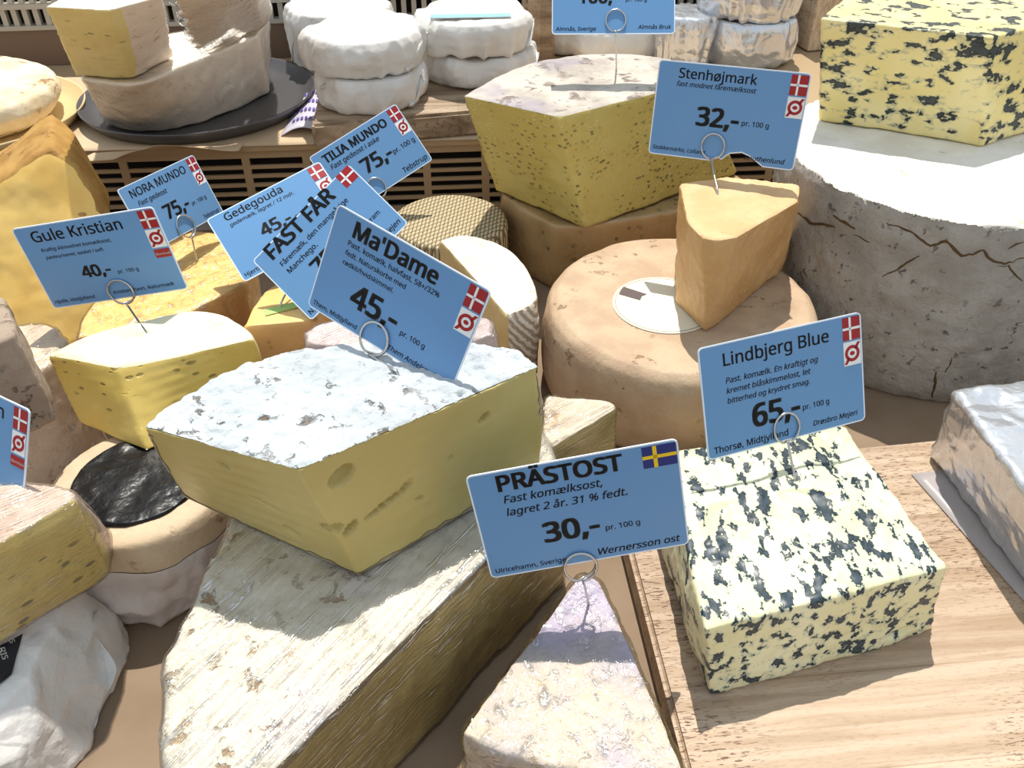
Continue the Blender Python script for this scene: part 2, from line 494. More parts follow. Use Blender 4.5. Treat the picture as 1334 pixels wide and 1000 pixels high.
def sign(pos, rv, W, pin_base, label, lines, badge, group=None, notch=False, box=False, ring=(0.0, .09), mat=None):
    pin_base = np.array(pin_base)
    root = thing('price_sign', pin_base, label, 'price sign', group or 'blue price signs on wire pins')
    Hc = W / 1.585
    Rm = np.array(rotvec(rv)); pos = np.array(pos)
    T = .0008
    def L(x, y, d=0.0):               # card units (height 1) to world; d = metres in front of the card's face
        return pos + Rm @ np.array([x * Hc, -T / 2 - d, y * Hc])
    hw = 1.585 / 2
    ol = []
    r = .045
    for cx, cy, a0 in ((hw - r, .5 - r, 0), (-hw + r, .5 - r, 90), (-hw + r, -.5 + r, 180), (hw - r, -.5 + r, 270)):
        for k in range(6):
            a = math.radians(a0 + 18 * k); ol.append((cx + r * math.cos(a), cy + r * math.sin(a)))
        if notch and a0 == 180:       # a bite broken out of the lower edge
            ol += [(-.10, -.5), (-.03, -.45), (.02, -.475), (.10, -.40), (.22, -.375), (.30, -.40), (.36, -.43), (.42, -.47), (.47, -.5)]
    n = len(ol)
    ins = []
    for i in range(n):                # thin paler rim
        a, b, c = np.array(ol[i - 1]), np.array(ol[i]), np.array(ol[(i + 1) % n])
        t = (c - a) / (np.linalg.norm(c - a) + 1e-9); ins.append(b + np.array([-t[1], t[0]]) * .012)
    vs = [L(*p) for p in ins] + [L(*p) for p in ol] + [L(*p, -T) for p in ol]
    fs = [tuple(range(n))]
    for i in range(n):
        j = (i + 1) % n
        fs.append((i, n + i, n + j, j)); fs.append((n + i, 2 * n + i, 2 * n + j, n + j))
    fs.append(tuple(range(2 * n, 3 * n))[::-1])
    bm = bmesh.new(); bv = [bm.verts.new(v) for v in vs]
    for f in fs: bm.faces.new([bv[i] for i in f])
    bmesh.ops.recalc_face_normals(bm, faces=bm.faces)
    co = [np.array(v.co) for v in bm.verts]; bm.verts.index_update()
    fl = [tuple(v.index for v in f.verts) for f in bm.faces]; bm.free()
    card = mesh_obj('card', co, fl, [mat or M['card'], M['cardedge']], root, smooth=False)
    for i, p in enumerate(card.data.polygons):
        if 0 < i < len(fl) - 1: p.material_index = 1
    base = np.array(root.location)
    def sub(name, vs2, fs2, mats, idx=None, d=.00012):
        o = mesh_obj(name, [L(x, y, d) - 0 for x, y in vs2], fs2, mats, root, smooth=False)
        o.parent = card
        if idx:
            for p, i in zip(o.data.polygons, idx): p.material_index = i
        return o
    for nm, s, x, y, size, st, al in lines:
        vs2, fs2 = text_mesh(s, 1.0, .034 if 'b' in st else .013, .2 if 'i' in st else 0)
        lo, hi = min(a for a, b in vs2), max(a for a, b in vs2)
        f = size * 1.585 / (hi - lo)   # size = width as a share of the card
        fy = f if len(s) > 2 else f
        sub(nm, [((a - lo) * f + x * 1.585 - .7925, b * fy + .5 - y) for a, b in vs2], fs2, M['ink'])
    def rect(x0, x1, y0, y1): return [(x0, y0), (x1, y0), (x1, y1), (x0, y1)]
    if badge == 'sweden':
        x0, x1, y0, y1 = .52, .775, .285, .475
        v = rect(x0, x1, y0, y1); f = [(0, 1, 2, 3)]
        sub('swedish_flag', v, f, M['navy'])
        cx, cw = x0 + .095, .03; cy = (y0 + y1) / 2
        v = rect(cx - cw / 2, cx + cw / 2, y0, y1) + rect(x0, x1, cy - cw / 2, cy + cw / 2)
        sub('flag_cross', v, [(0, 1, 2, 3), (4, 5, 6, 7)], M['yellow'], d=.0002)
    if badge in ('denmark', 'organic'):
        x0, x1, y0, y1 = (.60, .775, .27, .475) if badge == 'organic' else (.58, .775, .31, .5)
        sub('danish_flag', rect(x0, x1, y0, y1), [(0, 1, 2, 3)], M['red'])
        cx, cw = x0 + .075, .022; cy = (y0 + y1) / 2
        v = rect(cx - cw / 2, cx + cw / 2, y0, y1) + rect(x0, x1, cy - cw / 2, cy + cw / 2)
        sub('flag_cross', v, [(0, 1, 2, 3), (4, 5, 6, 7)], M['white'], d=.0002)
    if badge == 'organic':            # red slashed ring with a small crown oval on a white square
        x0, x1, y0, y1 = .60, .775, .04, .255
        v = rect(x0, x1, y0, y1); f = [(0, 1, 2, 3)]; ix = [0]
        sub('organic_mark', v, f, M['white'])
        cx, cy = (x0 + x1) / 2, (y0 + y1) / 2; ro, ri = .075, .045
        v, f = [], []
        for k in range(28):
            a = 2 * math.pi * k / 28
            v += [(cx + ro * math.cos(a), cy + ro * math.sin(a)), (cx + ri * math.cos(a), cy + ri * math.sin(a))]
        for k in range(28): j = (k + 1) % 28; f.append((2 * k, 2 * j, 2 * j + 1, 2 * k + 1))
        b = len(v)
        v += [(cx - .085, cy - .095), (cx - .055, cy - .095), (cx - .02, cy - .045), (cx - .045, cy - .03)]; f.append((b, b + 1, b + 2, b + 3))
        b = len(v)
        v += [(cx + .085, cy + .095), (cx + .055, cy + .095), (cx + .02, cy + .045), (cx + .045, cy + .03)]; f.append((b, b + 1, b + 2, b + 3))
        b = len(v)
        v += [(cx + .026 * math.cos(2 * math.pi * k / 14), cy + .02 * math.sin(2 * math.pi * k / 14)) for k in range(14)]; f.append(tuple(range(b, b + 14)))
        sub('organic_symbol', v, f, M['red'], d=.0002)
    if box:
        sub('red_strip', rect(.60, .775, -.08, .02), [(0, 1, 2, 3)], M['red'])
        vs2, fs2 = text_mesh('Bornholm', .05, .01)
        sub('strip_text', [(a + .61, b - .05) for a, b in vs2], fs2, M['white'], d=.0002)
    # wire holder: stem from the cheese, then two turns that clip the card's lower edge
    rr = .0085 / Hc
    rx, ry = ring[0], -.5 + ring[1]
    path = []
    for k in range(0, 61):
        a = -math.pi / 2 + 2 * math.pi * k / 36
        d = .0011 if k <= 34 else (.0011 - (k - 34) * .0011 if k < 38 else -T - .0011)
        path.append(L(rx + rr * math.cos(a), ry + rr * math.sin(a) * 1.1, d))
    low = path[0]
    stem = [pin_base - np.array([0, 0, .008]) , pin_base + (low - pin_base) * .1, pin_base + (low - pin_base) * .5, low * .92 + pin_base * .08]
    vs2, fs2 = tube(spline(stem, 5)[:-1] + path, .00075)
    mesh_obj('wire_pin', vs2, fs2, M['wire'], root)
    return root

# ------------------------------------------------------------------ the case: deck, shelf, vents
RAKE = .076                            # the shelf's front edge runs slightly away to the right
def shelf_y(x): return .881 + RAKE * x
SHZ = .085
M['kraft'] = paper('brown_kraft_paper', S(146, 124, 102), .8, 0, .0006, S(132, 110, 88))
M['kraft_light'] = paper('tan_packing_paper', S(208, 184, 152), .8, 0, .001, S(190, 166, 134))
M['case'] = plain('beige_painted_metal', S(176, 150, 116), .45)
M['case_grey'] = plain('pale_grey_metal', S(170, 165, 155), .45)
M['case_brown'] = plain('taupe_metal_panel', S(112, 92, 78), .5)
M['void'] = plain('slot_shade', (.01, .009, .008), .8)  # near-black colour stands in for the shade inside the slots

floor = bm_obj('floor', box_bm(-.9, .95, .05, .95, -.02, -.0006), M['case_grey'])
floor['kind'] = 'structure'
def sheet(name, corners, nx, ny, amp, scale, mat, thick=.0004, seed=0, zmin=None, fn=None, parent=None):
    a, b, c, d = [np.array(p, float) for p in corners]
    pts = []
    for j in range(ny + 1):
        for i in range(nx + 1):
            u, v = i / nx, j / ny
            p = (a * (1 - u) + b * u) * (1 - v) + (d * (1 - u) + c * u) * v
            pts.append(fn(p, u, v) if fn else p)
    pts = np.array(pts)
    if amp: pts[:, 2] += amp * np.abs(fbm(pts * scale + 5, 3, seed))
    if zmin is not None: pts[:, 2] = np.maximum(pts[:, 2], zmin)
    n = len(pts); w = nx + 1
    fs = [(j * w + i, j * w + i + 1, (j + 1) * w + i + 1, (j + 1) * w + i) for j in range(ny) for i in range(nx)]
    low = pts.copy(); low[:, 2] -= thick
    fs2 = [tuple(n + q for q in f[::-1]) for f in fs]
    rim = [j for j in range(w)] + [w * k + nx for k in range(1, ny + 1)] + [ny * w + i for i in range(nx - 1, -1, -1)] + [k * w for k in range(ny - 1, 0, -1)]
    rf = [(rim[k], n + rim[k], n + rim[(k + 1) % len(rim)], rim[(k + 1) % len(rim)]) for k in range(len(rim))]
    return mesh_obj(name, np.vstack([pts, low]), fs + fs2 + rf, mat, parent)
o = sheet('kraft_paper_sheet', [(-.88, .06, 0), (.9, .06, 0), (.9, .93, 0), (-.88, .80, 0)], 40, 30, 0, 8, M['kraft'])
o['label'] = 'brown kraft paper lining the display deck under the cheeses'; o['category'] = 'paper'

sh = thing('display_shelf', (0, .88, 0), 'raised back shelf with beige slotted vent front', 'shelf')
bm = bmesh.new()
for a, b in ((-.9, .95),):
    q = [(-.9, shelf_y(-.9)), (.95, shelf_y(.95)), (.95, 1.40), (-.9, 1.30)]
bm.free()
bm = rings_bm([[(x, y, SHZ - .006) for x, y in q], [(x, y, SHZ - .0005) for x, y in q]])
bm_obj('shelf_top', bm, M['case'], sh)
ang = math.atan(RAKE)
mt = Matrix.Translation((0, .881, 0)) @ Matrix.Rotation(ang, 4, 'Z')
bm = bmesh.new()
ROWS = 6; z0, z1 = .010, .070
box_bm(-.9, .95, .004, .007, 0, z0, 0, bm, mt); box_bm(-.9, .95, .004, .007, z1, SHZ - .006, 0, bm, mt)
pitch = (z1 - z0) / ROWS
for r_ in range(1, ROWS): box_bm(-.9, .95, .004, .007, z0 + r_ * pitch - .0019, z0 + r_ * pitch + .0019, 0, bm, mt)
x = -.9; k = 0
while x < .95:
    box_bm(x, x + .008, .0041, .0071, z0, z1, 0, bm, mt); x += .062
bm_obj('vent_panel', bm, M['case'], sh)
bm_obj('shade_backing', box_bm(-.9, .95, .03, .032, 0, SHZ - .006, 0, None, mt), M['void'], sh)  # black sheet that paints the shade behind the vent slots

wall = thing('wall_back', (0, 1.15, SHZ), 'low taupe back wall of the case with slotted grilles', 'wall')
wall['kind'] = 'structure'
mw = Matrix.Translation((0, 1.165, 0)) @ Matrix.Rotation(math.atan(.10), 4, 'Z')
bm_obj('panel', box_bm(-1.0, 1.0, 0, .01, SHZ, .128, 0, None, mw), M['case_brown'], wall)
bm = bmesh.new()
for zb, zt in ((.128, .133), (.152, .158), (.178, .185)): box_bm(-1, 1, -.004, .008, zb, zt, 0, bm, mw)
x = -1.0
while x < 1.0:
    box_bm(x, x + .006, -.002, .006, .13, .18, 0, bm, mw); x += .0125
bm_obj('grille', bm, M['case_grey'], wall)
bm_obj('shade_backing', box_bm(-1, 1, .02, .022, .125, .185, 0, None, mw), M['void'], wall)  # shade behind the grille bars, put in as a black sheet

o = sheet('shelf_paper', [(-.85, shelf_y(-.85) - .002, SHZ + .0008), (.3, shelf_y(.3) - .002, SHZ + .0008), (.3, 1.12, SHZ + .0008), (-.85, 1.04, SHZ + .0008)], 60, 20, 0, 10, M['kraft_light'])
o['label'] = 'tan packing paper lining the raised back shelf'; o['category'] = 'paper'
def flap(p, u, v):
    q = p.copy(); q[2] += .010 * math.sin(math.pi * u) ** 2 * (1 - v) * (1 - .5 * v) - .010 * (1 - v) * (u < .5) * (1 - 2 * u)
    return q
a, b = P(98, 213, SHZ), P(312, 199, SHZ)
o = sheet('folded_paper', [a + (0, 0, .002), b + (0, 0, .002), b + (.0, .022, .001), a + (.01, .022, .001)], 30, 10, .0015, 40, M['kraft_light'], fn=flap, zmin=SHZ + .0016)
o['label'] = 'loose folded piece of tan paper on shelf edge below the dark plate'; o['category'] = 'paper'

# ------------------------------------------------------------------ helpers for cheeses
def base_of(bot): 
    b = np.array(bot); return (b[:, 0].mean(), b[:, 1].mean(), b[:, 2].min())
def cut_sel(s, cuts, tol=.004, dotmin=.55):     # faces lying on the cut planes (two triangles for a warped cut)
    sel = np.zeros(len(s.f), bool)
    ctr = s.v.mean(0)
    for q in cuts:
        q = [np.array(p, float) for p in q]
        tris = [q[:3]] if len(q) == 3 else [(q[0], q[1], q[2]), (q[1], q[3], q[2]), (q[0], q[1], q[3]), (q[0], q[3], q[2])]
        for a, b, c in tris:
            n = np.cross(b - a, c - a); n /= np.linalg.norm(n)
            if (ctr - a) @ n > 0: n = -n
            d = (s.fc - a) @ n
            sel |= (np.abs(d) < tol) & (s.fn @ n > dotmin)
    return sel & (s.fn[:, 2] < .68)

def edge_sel(s, sel, w, seed=0, jitter=.5):      # faces of a cut close to its border: the rind seen edge on
    from mathutils.kdtree import KDTree
    a = set(i for f, q in zip(s.f, sel) if q for i in f); b = set(i for f, q in zip(s.f, sel) if not q for i in f)
    bd = sorted(a & b)
    kd = KDTree(len(bd))
    for n, i in enumerate(bd): kd.insert(Vector(s.v[i]), n)
    kd.balance()
    ww = w * (1 + jitter * fbm(s.fc * 140, 3, seed))
    out = np.zeros(len(s.f), bool)
    for k in np.nonzero(sel)[0]:
        h = kd.find(Vector(s.fc[k]))
        out[k] = h[2] < ww[k]
    return out

# light maple board, lower right
M['maple'] = wood('pale_maple_wood', S(190, 166, 142), S(166, 140, 114), S(108, 76, 58), -.10)
board = thing('cutting_board', (.3, .3, 0), 'pale maple cutting board under the square blue cheese', 'cutting board')
bq = [(.067, .450), (.52, .514), (.57, .06), (.107, .03)]
bm = rings_bm([[(x, y, 0) for x, y in bq], [(x, y, .022) for x, y in bq]])
bmesh.ops.bevel(bm, geom=bm.edges[:], offset=.003, segments=3, affect='EDGES')
bm_obj('board', bm, M['maple'], board)
BZ = .022

# square blue cheese on the board
M['blue1'] = blue_cheese('cream_blue_cheese', S(232, 229, 192), S(224, 219, 174), S(34, 50, 60), S(140, 160, 158), 150, .561, (1.0, .50, 1.0))
top = [(.097, .275), (.236, .316), (.214, .434), (.095, .409)]
bot = [(.106, .272), (.245, .316), (.218, .437), (.091, .406)]
bl = thing('blue_cheese', base_of([(x, y, BZ) for x, y in bot]), 'square cream block of blue veined cheese standing on the maple board', 'cheese')
s = Solid(rings_bm([[(x, y, BZ) for x, y in bot], [(x, y, .078) for x, y in top]]), .0013, 34)
s.rough(.0016, 30, 3, 3)
tr = s.bvh()
for x, y, a, b, dp in ((1096, 617, .010, .006, .003), (1170, 825, .011, .003, .003), (1060, 650, .02, .008, .002), (1140, 612, .004, .003, .002), (935, 670, .012, .006, .002)):
    s.dimple(x, y, a, b, dp, tr)
s.rough(.0006, 160, 2, 5)
s.settle(BZ)
s.part('cheese_block', None, M['blue1'], bl)

# wax sheet and foil block at the right edge
M['wax'] = paper('grey_wax_paper', S(204, 196, 196), .3, .3, .0006)
cz = .0232
c0, c1, c2_ = P(1187, 617, cz), P(1334, 829, cz), P(1216, 612, cz)
o = sheet('wax_paper', [c1 + (.03, -.045, 0), c1 + (.2, -.03, 0), c2_ + (.2, .03, 0), c0], 24, 24, 0, 30, M['wax'], .0002)
o['label'] = 'translucent grey wax paper sheet under the foil wrapped block'; o['category'] = 'paper'
M['foil'] = foil('crumpled_foil')
fz, fb = .088, .0236
T1, T2, T0 = P(1240, 508, fz), P(1334, 634, fz), P(1250, 494, fz)
B1, B2 = P(1210, 592, fb), P(1334, 757, fb)
e = (T2 - T1) / np.linalg.norm(T2 - T1)
topo = [T1, T2 + e * .05, T2 + e * .05 + (.17, .06, 0), T1 + (.20, .05, 0)]
boto = [B1, B2 + e * .03, B2 + e * .03 + (.19, .06, 0), B1 + (.22, .05, 0)]
fo = thing('foil_cheese', base_of(boto), 'block of cheese wrapped in crumpled silver foil at right frame edge', 'cheese')
s = Solid(rings_bm([boto, topo]), .0018, 6)
s.rough(.0016, 30, 2, 7, 'ridge'); s.rough(.0005, 110, 2, 9, 'ridge'); s.settle(fb)
s.part('foil_wrap', None, M['foil'], fo)

# foreground wrapped wedge
M['pr_rind'] = rind('washed_natural_rind', S(212, 198, 178), S(194, 184, 178), S(206, 176, 126), .45, 34, .0010, S(184, 174, 200), .85)
M['pr_paste'] = paste('pale_cut_paste', S(196, 178, 122), S(176, 154, 100))
M['film_a'] = film('cling_film_loose', .5, 1.4, amount=.40, iso=True)
zt = .055
apex, ap2 = P(757, 746, zt), P(780, 752, zt)
lf, fr, rt = P(597, 953, zt), P(745, 1003, zt), P(910, 1040, zt)
topo = outline([[apex, lf], [lf, P(665, 985, zt), fr, P(830, 1024, zt), rt], [rt, ap2], [ap2, apex]])
boto = [p * (1, 1, 0) for p in topo]
w = thing('cheese_wedge', base_of(boto), 'film wrapped pale grey cheese wedge in front centre holding the sign with a Swedish flag', 'cheese')
s = Solid(rings_bm(bulge_rings(topo, boto, .015, .02)), .0017, 10)
s.rough(.0022, 26, 3, 11); s.rough(.0008, 120, 3, 12); s.settle(0)
cs = cut_sel(s, [(apex, lf, apex * (1, 1, 0)), (rt, ap2, rt * (1, 1, 0))], .006)
s.even(cs); s.part('rind', ~cs, M['pr_rind'], w); s.part('paste', cs, M['pr_paste'], w)
s.rough(.0012, 60, 2, 13); s.part('cling_film', None, M['film_a'], w, .0018)

# big wrapped half wheel
M['hw_rind'] = rind('pale_cream_rind', S(228, 220, 202), S(210, 202, 186), S(156, 122, 84), .62, 85, .0010, S(212, 194, 214), .35)
M['hw_paste'] = paste('olive_gold_paste', S(190, 172, 118), S(168, 148, 96))
M['film_b'] = film('tight_cling_film', .59, 1.3, amount=.95)
zt = .095
p0, p1 = P(640, 692, zt), P(352, 1000, zt)
d = (p0 - p1) / np.linalg.norm(p0 - p1)
E0 = P(742, 618, zt); E1 = p1 - d * .045
arcp = [P(x, y, zt) for x, y in ((283, 716), (256, 760), (224, 829), (209, 868), (204, 949))]
topo = outline([[E1, E0], [E0, (.012, .425, zt), (-.045, .438, zt), (-.105, .418, zt), (-.148, .378, zt)] + arcp + [P(203, 1000, zt), E1]], 6)
arc = [E1, E0]
boto = [q * (1, 1, 0) for q in topo]
hwt = thing('half_wheel_cheese', base_of(boto), 'large film wrapped half wheel of cheese with cream rind lying under the holed cheese', 'cheese')
s = Solid(rings_bm(bulge_rings(topo, boto, .02, .03)), .0017, 12)
s.rough(.0016, 30, 3, 21); s.rough(.0007, 110, 3, 22); s.settle(0)
s.v[:, 2] = np.minimum(s.v[:, 2], zt + .0006); s.update()
cs = cut_sel(s, [(arc[0], arc[1], arc[0] * (1, 1, 0))], .008)
s.even(cs); s.part('rind', ~cs, M['hw_rind'], hwt); ed = edge_sel(s, cs, .0040, 6, .5); s.even(ed, 6)
M['hw_edge'] = rind('grey_brown_rind_edge', S(150, 132, 100), S(120, 104, 78), S(96, 80, 58), .5, 80, .0008)
s.part('paste', cs & ~ed, M['hw_paste'], hwt); s.part('rind_edge', ed, M['hw_edge'], hwt, 0, 'brown grey rind edge')
s.part('cling_film', None, M['film_b'], hwt, .0012)
HZ = zt + .0018

# quarter wheel with eyes, white moulded rind
M['md_rind'] = rind('white_bloomy_rind', S(204, 210, 214), S(186, 192, 196), S(120, 96, 72), .5, 95, .0022)
M['md_side'] = rind('brownish_grey_rind', S(176, 166, 146), S(150, 136, 112), S(108, 84, 58), .6, 60, .002)
M['md_paste'] = paste('semi_soft_yellow_paste', S(196, 180, 118), S(186, 168, 104), rough=.35)
zt, zb = .174, HZ
tf, tl, trr = P(388, 612, zt), P(186, 556, zt), P(700, 478, zt)
bf, bl_, br = P(468, 750, zb), P(240, 648, zb), P(703, 612, zb)
topo = outline([[tl, tf], [tf, trr], [trr, P(668, 455, zt), P(560, 440, zt), P(470, 446, zt), P(350, 466, zt), P(245, 512, zt), tl]], 10)
nb = len(topo)
bt = outline([[bl_, bf], [bf, br], [br, br + (-.01, .04, 0), br + (-.07, .075, 0), br + (-.12, .075, 0), bl_ + (.06, .075, 0), bl_ + (.015, .04, 0), bl_]], 10)
md = thing('holed_cheese', base_of(bt), 'quarter wheel with white mouldy rind and a few round eyes on the half wheel', 'cheese')
s = Solid(rings_bm(bulge_rings(topo, bt, .035, .0)), .0011, 6)
tr = s.bvh()
cuts = [(tl, tf, bl_, bf), (tf, trr, bf, br)]
cs = cut_sel(s, cuts, .009, .45)
topf = (~cs) & (s.fn[:, 2] > .25)
for x, y, a, b, dp, an in ((445, 620, .0075, .0048, .0062, .45), (380, 692, .0050, .0034, .0050, -.5), (436, 689, .0052, .0028, .0050, -.35), (457, 688, .0052, .0026, .0050, .55), (530, 634, .0058, .0030, .0014, .6),
                           (631, 545, .0038, .0026, .0045, .5), (600, 513, .0028, .002, .0035, 0), (292, 607, .0038, .0024, .004, -.3), (506, 654, .0150, .0016, .006, .25), (548, 649, .0034, .0012, .002, -.4),
                           (345, 656, .0095, .0015, .004, -.25), (384, 706, .005, .001, .001, -.2), (588, 596, .0013, .0013, .0015, 0)):
    s.dimple(x, y, a, b, dp, tr, an)
mk = np.zeros(len(s.v)); 
for f_, q_ in zip(s.f, cs):
    if not q_: mk[list(f_)] = 1
s.rough(.0009, 45, 3, 31, mask=mk); s.rough(.0012, 180, 3, 32, mask=mk); s.rough(.0003, 60, 2, 33)
s.settle(zb)
ed = edge_sel(s, cs, .0019, 5, .8) & (s.fc[:, 2] < zt - .006)
s.even(cs, 4); s.even(ed, 4)
s.part('paste', cs & ~ed, M['md_paste'], md); s.part('rind_edge', ed, M['md_side'], md, .0003, 'ragged grey brown rind edge')
s.part('top_rind', topf, M['md_rind'], md, .0005, 'white mould rind with brown specks')
s.part('side_rind', (~cs) & ~topf, M['md_side'], md, .0003, 'grey brown rind around the outside')

# black-labelled wheel in white paper
M['bw_paper'] = paper('translucent_white_paper', S(236, 228, 224), .35, .1, .004, S(206, 194, 188))
M['bw_top'] = rind('pale_waxed_rind', S(214, 192, 162), S(196, 172, 142), S(170, 140, 104), .3, 60, .0006)
zt = .072
bc = P(180, 626, zt); br_ = abs(P(97, 626, zt)[0] - bc[0]); R1 = br_ * 1.42
bw = thing('waxed_cheese', (bc[0], bc[1], 0), 'pale cheese wheel with a black wax disc on top wrapped in white paper', 'cheese')
prof = [(0.0, .0), (.9, 0), (.99, .05), (1.03, .3), (1.03, .65), (1.0, .88), (.95, .98), (.86, 1.0)]
s = Solid(rings_bm([circle(bc, R1 * r, zt * h) for r, h in prof[1:]]), .0022, 4)
lowm = np.clip((zt * .72 - s.v[:, 2]) / .02, 0, 1)
s.rough(.003, 34, 3, 41, 'ridge', mask=lowm); s.settle(0)
tp = s.fc[:, 2] > zt * .70 + .006 * vnoise(s.fc * 30, 5)
s.even(tp); s.part('rind', tp, M['bw_top'], bw); s.part('paper_wrap', ~tp, M['bw_paper'], bw, .0006)
k = NT('black_wax', .35, .3); k.col(k.mix(k.step(k.noise(50, 3), .4, .7), (.004, .004, .005), (.014, .012, .011)))
k.bump(k.noise(75, 3), .0035, .6); M['wax_black'] = k.m
s = Solid(rings_bm([circle(bc, br_ * r, zt + h) for r, h in ((.98, -.001), (1.0, .001), (.97, .0026))]), .0012, 2)
s.rough(.0010, 80, 2, 43); s.part('wax_disc', None, M['wax_black'], bw, 0, 'black wax disc with dents')

# front-left: paper parcel and wrapped wedge on it
M['parcel'] = paper('white_wax_wrap', S(246, 245, 243), .26, .10, .006, S(232, 228, 224))
rb = [P(170, 826, 0), P(163, 870, 0), P(130, 940, 0), P(97, 1000, 0)]
dd = np.array([-.045, -.08, 0])
boto = outline([[P(170, 826, 0), P(163, 870, 0), P(130, 940, 0), P(97, 1000, 0), P(97, 1000, 0) + dd], [P(97, 1000, 0) + dd, P(97, 1000, 0) + dd + (-.13, 0, 0)], [P(97, 1000, 0) + dd + (-.13, 0, 0), P(170, 826, 0) + (-.15, .0, 0)], [P(170, 826, 0) + (-.15, .0, 0), P(170, 826, 0) + (-.03, .006, 0), P(170, 826, 0)]])
boto = np.array(boto); cc = boto.mean(0)
topo = cc + (boto - cc) * (.74, .80, 1) + (-.012, 0, .055)
pl = thing('paper_parcel', base_of(boto), 'cheese parcel in crumpled white paper in the front left corner', 'cheese')
s = Solid(rings_bm(bulge_rings(topo, boto, .07, .0)), .0018, 8)
s.rough(.0045, 16, 2, 51, 'ridge'); s.rough(.0016, 34, 2, 52, 'ridge'); s.settle(0)
s.part('paper_wrap', None, M['parcel'], pl)
def ear(p, u, v):                     # a stiff standing fold of paper along the parcel's right edge
    q = p.copy(); q[0] += .004 * math.sin(u * 7) * v; q[2] += .002 * math.sin(u * 9 + 1) * v; return q
g0_, g1_ = P(150, 905, 0) + (-.004, 0, .002), P(150, 800, .030) + (-.012, 0, 0)
sheet('paper_flap', [g0_, g1_, g1_ + (.005, -.002, .012), g0_ + (.006, .0, .008)], 16, 5, .0006, 40, M['parcel'], .0004, fn=ear, parent=pl)
tr = s.bvh()
M['label_black'] = plain('black_paper_label', (.018, .02, .026), .4)
M['label_white'] = plain('label_white_print', (.75, .75, .75), .5)
PT = s
def patch(sol, pix, nx, ny, off, mat, name, parent, tree, label=None):   # a printed label lying on a surface
    a, b, c, d = [np.array(p, float) for p in pix]
    vs = []
    for j in range(ny + 1):
        for i in range(nx + 1):
            u, v = i / nx, j / ny
            q = (a * (1 - u) + b * u) * (1 - v) + (d * (1 - u) + c * u) * v
            h, n = sol.hit(q[0], q[1], tree)
            if h is None: h, n = vs[-1] if vs else np.zeros(3), np.array([0, 0, 1.])
            vs.append(h + n * off)
    wd = nx + 1
    fs = [(j * wd + i, j * wd + i + 1, (j + 1) * wd + i + 1, (j + 1) * wd + i) for j in range(ny) for i in range(nx)]
    return mesh_obj(name, vs, fs, mat, parent, label)
lbl = patch(s, [(-60, 875), (30, 826), (16, 880), (-70, 950)], 14, 8, .0012, M['label_black'], 'label', pl, tr, 'black label with white capitals')
for tx, sz, px0, py0 in (('RIS', 14, -1.6, 846), ('S', 12, 12, 835)):
    vs2, fs2 = text_mesh(tx, 1.0, .01)
    out = []
    for a_, b_ in vs2:
        X, Y = a_ * sz, b_ * sz
        q = (px0 + X * .33 + Y * .945, py0 + X * .945 - Y * .33)
        h, n = s.hit(q[0], q[1], tr)
        out.append((h if h is not None else out[-1]) + (n if n is not None else np.array([0, 0, 1.])) * .002)
    t_ = mesh_obj('label_text', out, fs2, M['label_white'], pl, smooth=False); t_.parent = lbl

M['lw_paste'] = paste('golden_paste_small_holes', S(232, 214, 150), S(222, 198, 126), .30, 80, (1, 1, 2.2))
M['lw_rind'] = rind('pinkish_tan_rind', S(222, 200, 184), S(208, 182, 164), S(176, 140, 110), .5, 60, .0008)
M['film_c'] = film('wrinkled_cling_film', .9, 1.3, amount=.22)
zt, zb = .128, .066
A_, B_ = P(97, 651, zt), P(-60, 742, zt)
A2, B2 = P(143, 748, zb), P(-60, 878, zb)
topo = outline([[B_, A_], [A_, P(90, 638, zt), P(40, 630, zt), P(-60, 640, zt)], [P(-60, 640, zt), B_]])
b2 = outline([[B2, A2], [A2, A2 + (-.01, .03, 0), A2 + (-.045, .055, 0), B2 + (-.03, .09, 0)], [B2 + (-.03, .09, 0), B2]])
lw = thing('cheese_wedge', base_of(b2), 'film wrapped golden cheese wedge at the left edge lying on the white paper parcel', 'cheese')
s = Solid(rings_bm(bulge_rings(topo, b2, .02, .0)), .0016, 8)
s.rough(.0012, 40, 3, 61); s.settle(zb)
cs = cut_sel(s, [(B_, A_, B2, A2)], .009, .5)
s.even(cs); s.part('rind', ~cs, M['lw_rind'], lw); s.part('paste', cs, M['lw_paste'], lw); s.part('cling_film', None, M['film_c'], lw, .0012)

# ------------------------------------------------------------------ left middle group
M['gk_paste'] = paste('bright_yellow_paste', S(228, 200, 112), S(218, 188, 96), .30, 95, (1, 1, 2.6), rough=.35)
M['gk_rind'] = rind('thin_cream_rind', S(240, 234, 206), S(232, 222, 184), S(212, 190, 130), .3, 60, .0004)
zt, zb = .118, .0745
g0, g1, g2 = P(150, 477, zt), P(60, 461, zt), P(330, 441, zt)
h0, h1, h2 = P(192, 590, zb), P(103, 552, zb), P(345, 500, zb)
topo = outline([[g1, g0], [g0, g2], [g2, P(322, 428, zt), P(290, 410, zt), P(250, 404, zt), P(200, 412, zt), P(110, 436, zt), g1]])
b2 = outline([[h1, h0], [h0, h2], [h2, h2 + (-.003, .015, 0), h2 + (-.02, .04, 0), h2 + (-.05, .055, 0), h1 + (.055, .045, 0), h1 + (.02, .02, 0), h1]])
gk = thing('yellow_cheese', base_of(b2), 'bright yellow cheese with a thin cream top, just behind the black wax disc', 'cheese')
s = Solid(rings_bm(bulge_rings(topo, b2, .03, .0)), .0016, 8)
s.rough(.0008, 50, 2, 71); s.settle(zb)
cs = cut_sel(s, [(g1, g0, h1, h0), (g0, g2, h0, h2)], .009, .5)
s.even(cs); s.part('paste', cs, M['gk_paste'], gk); s.part('rind', ~cs, M['gk_rind'], gk)

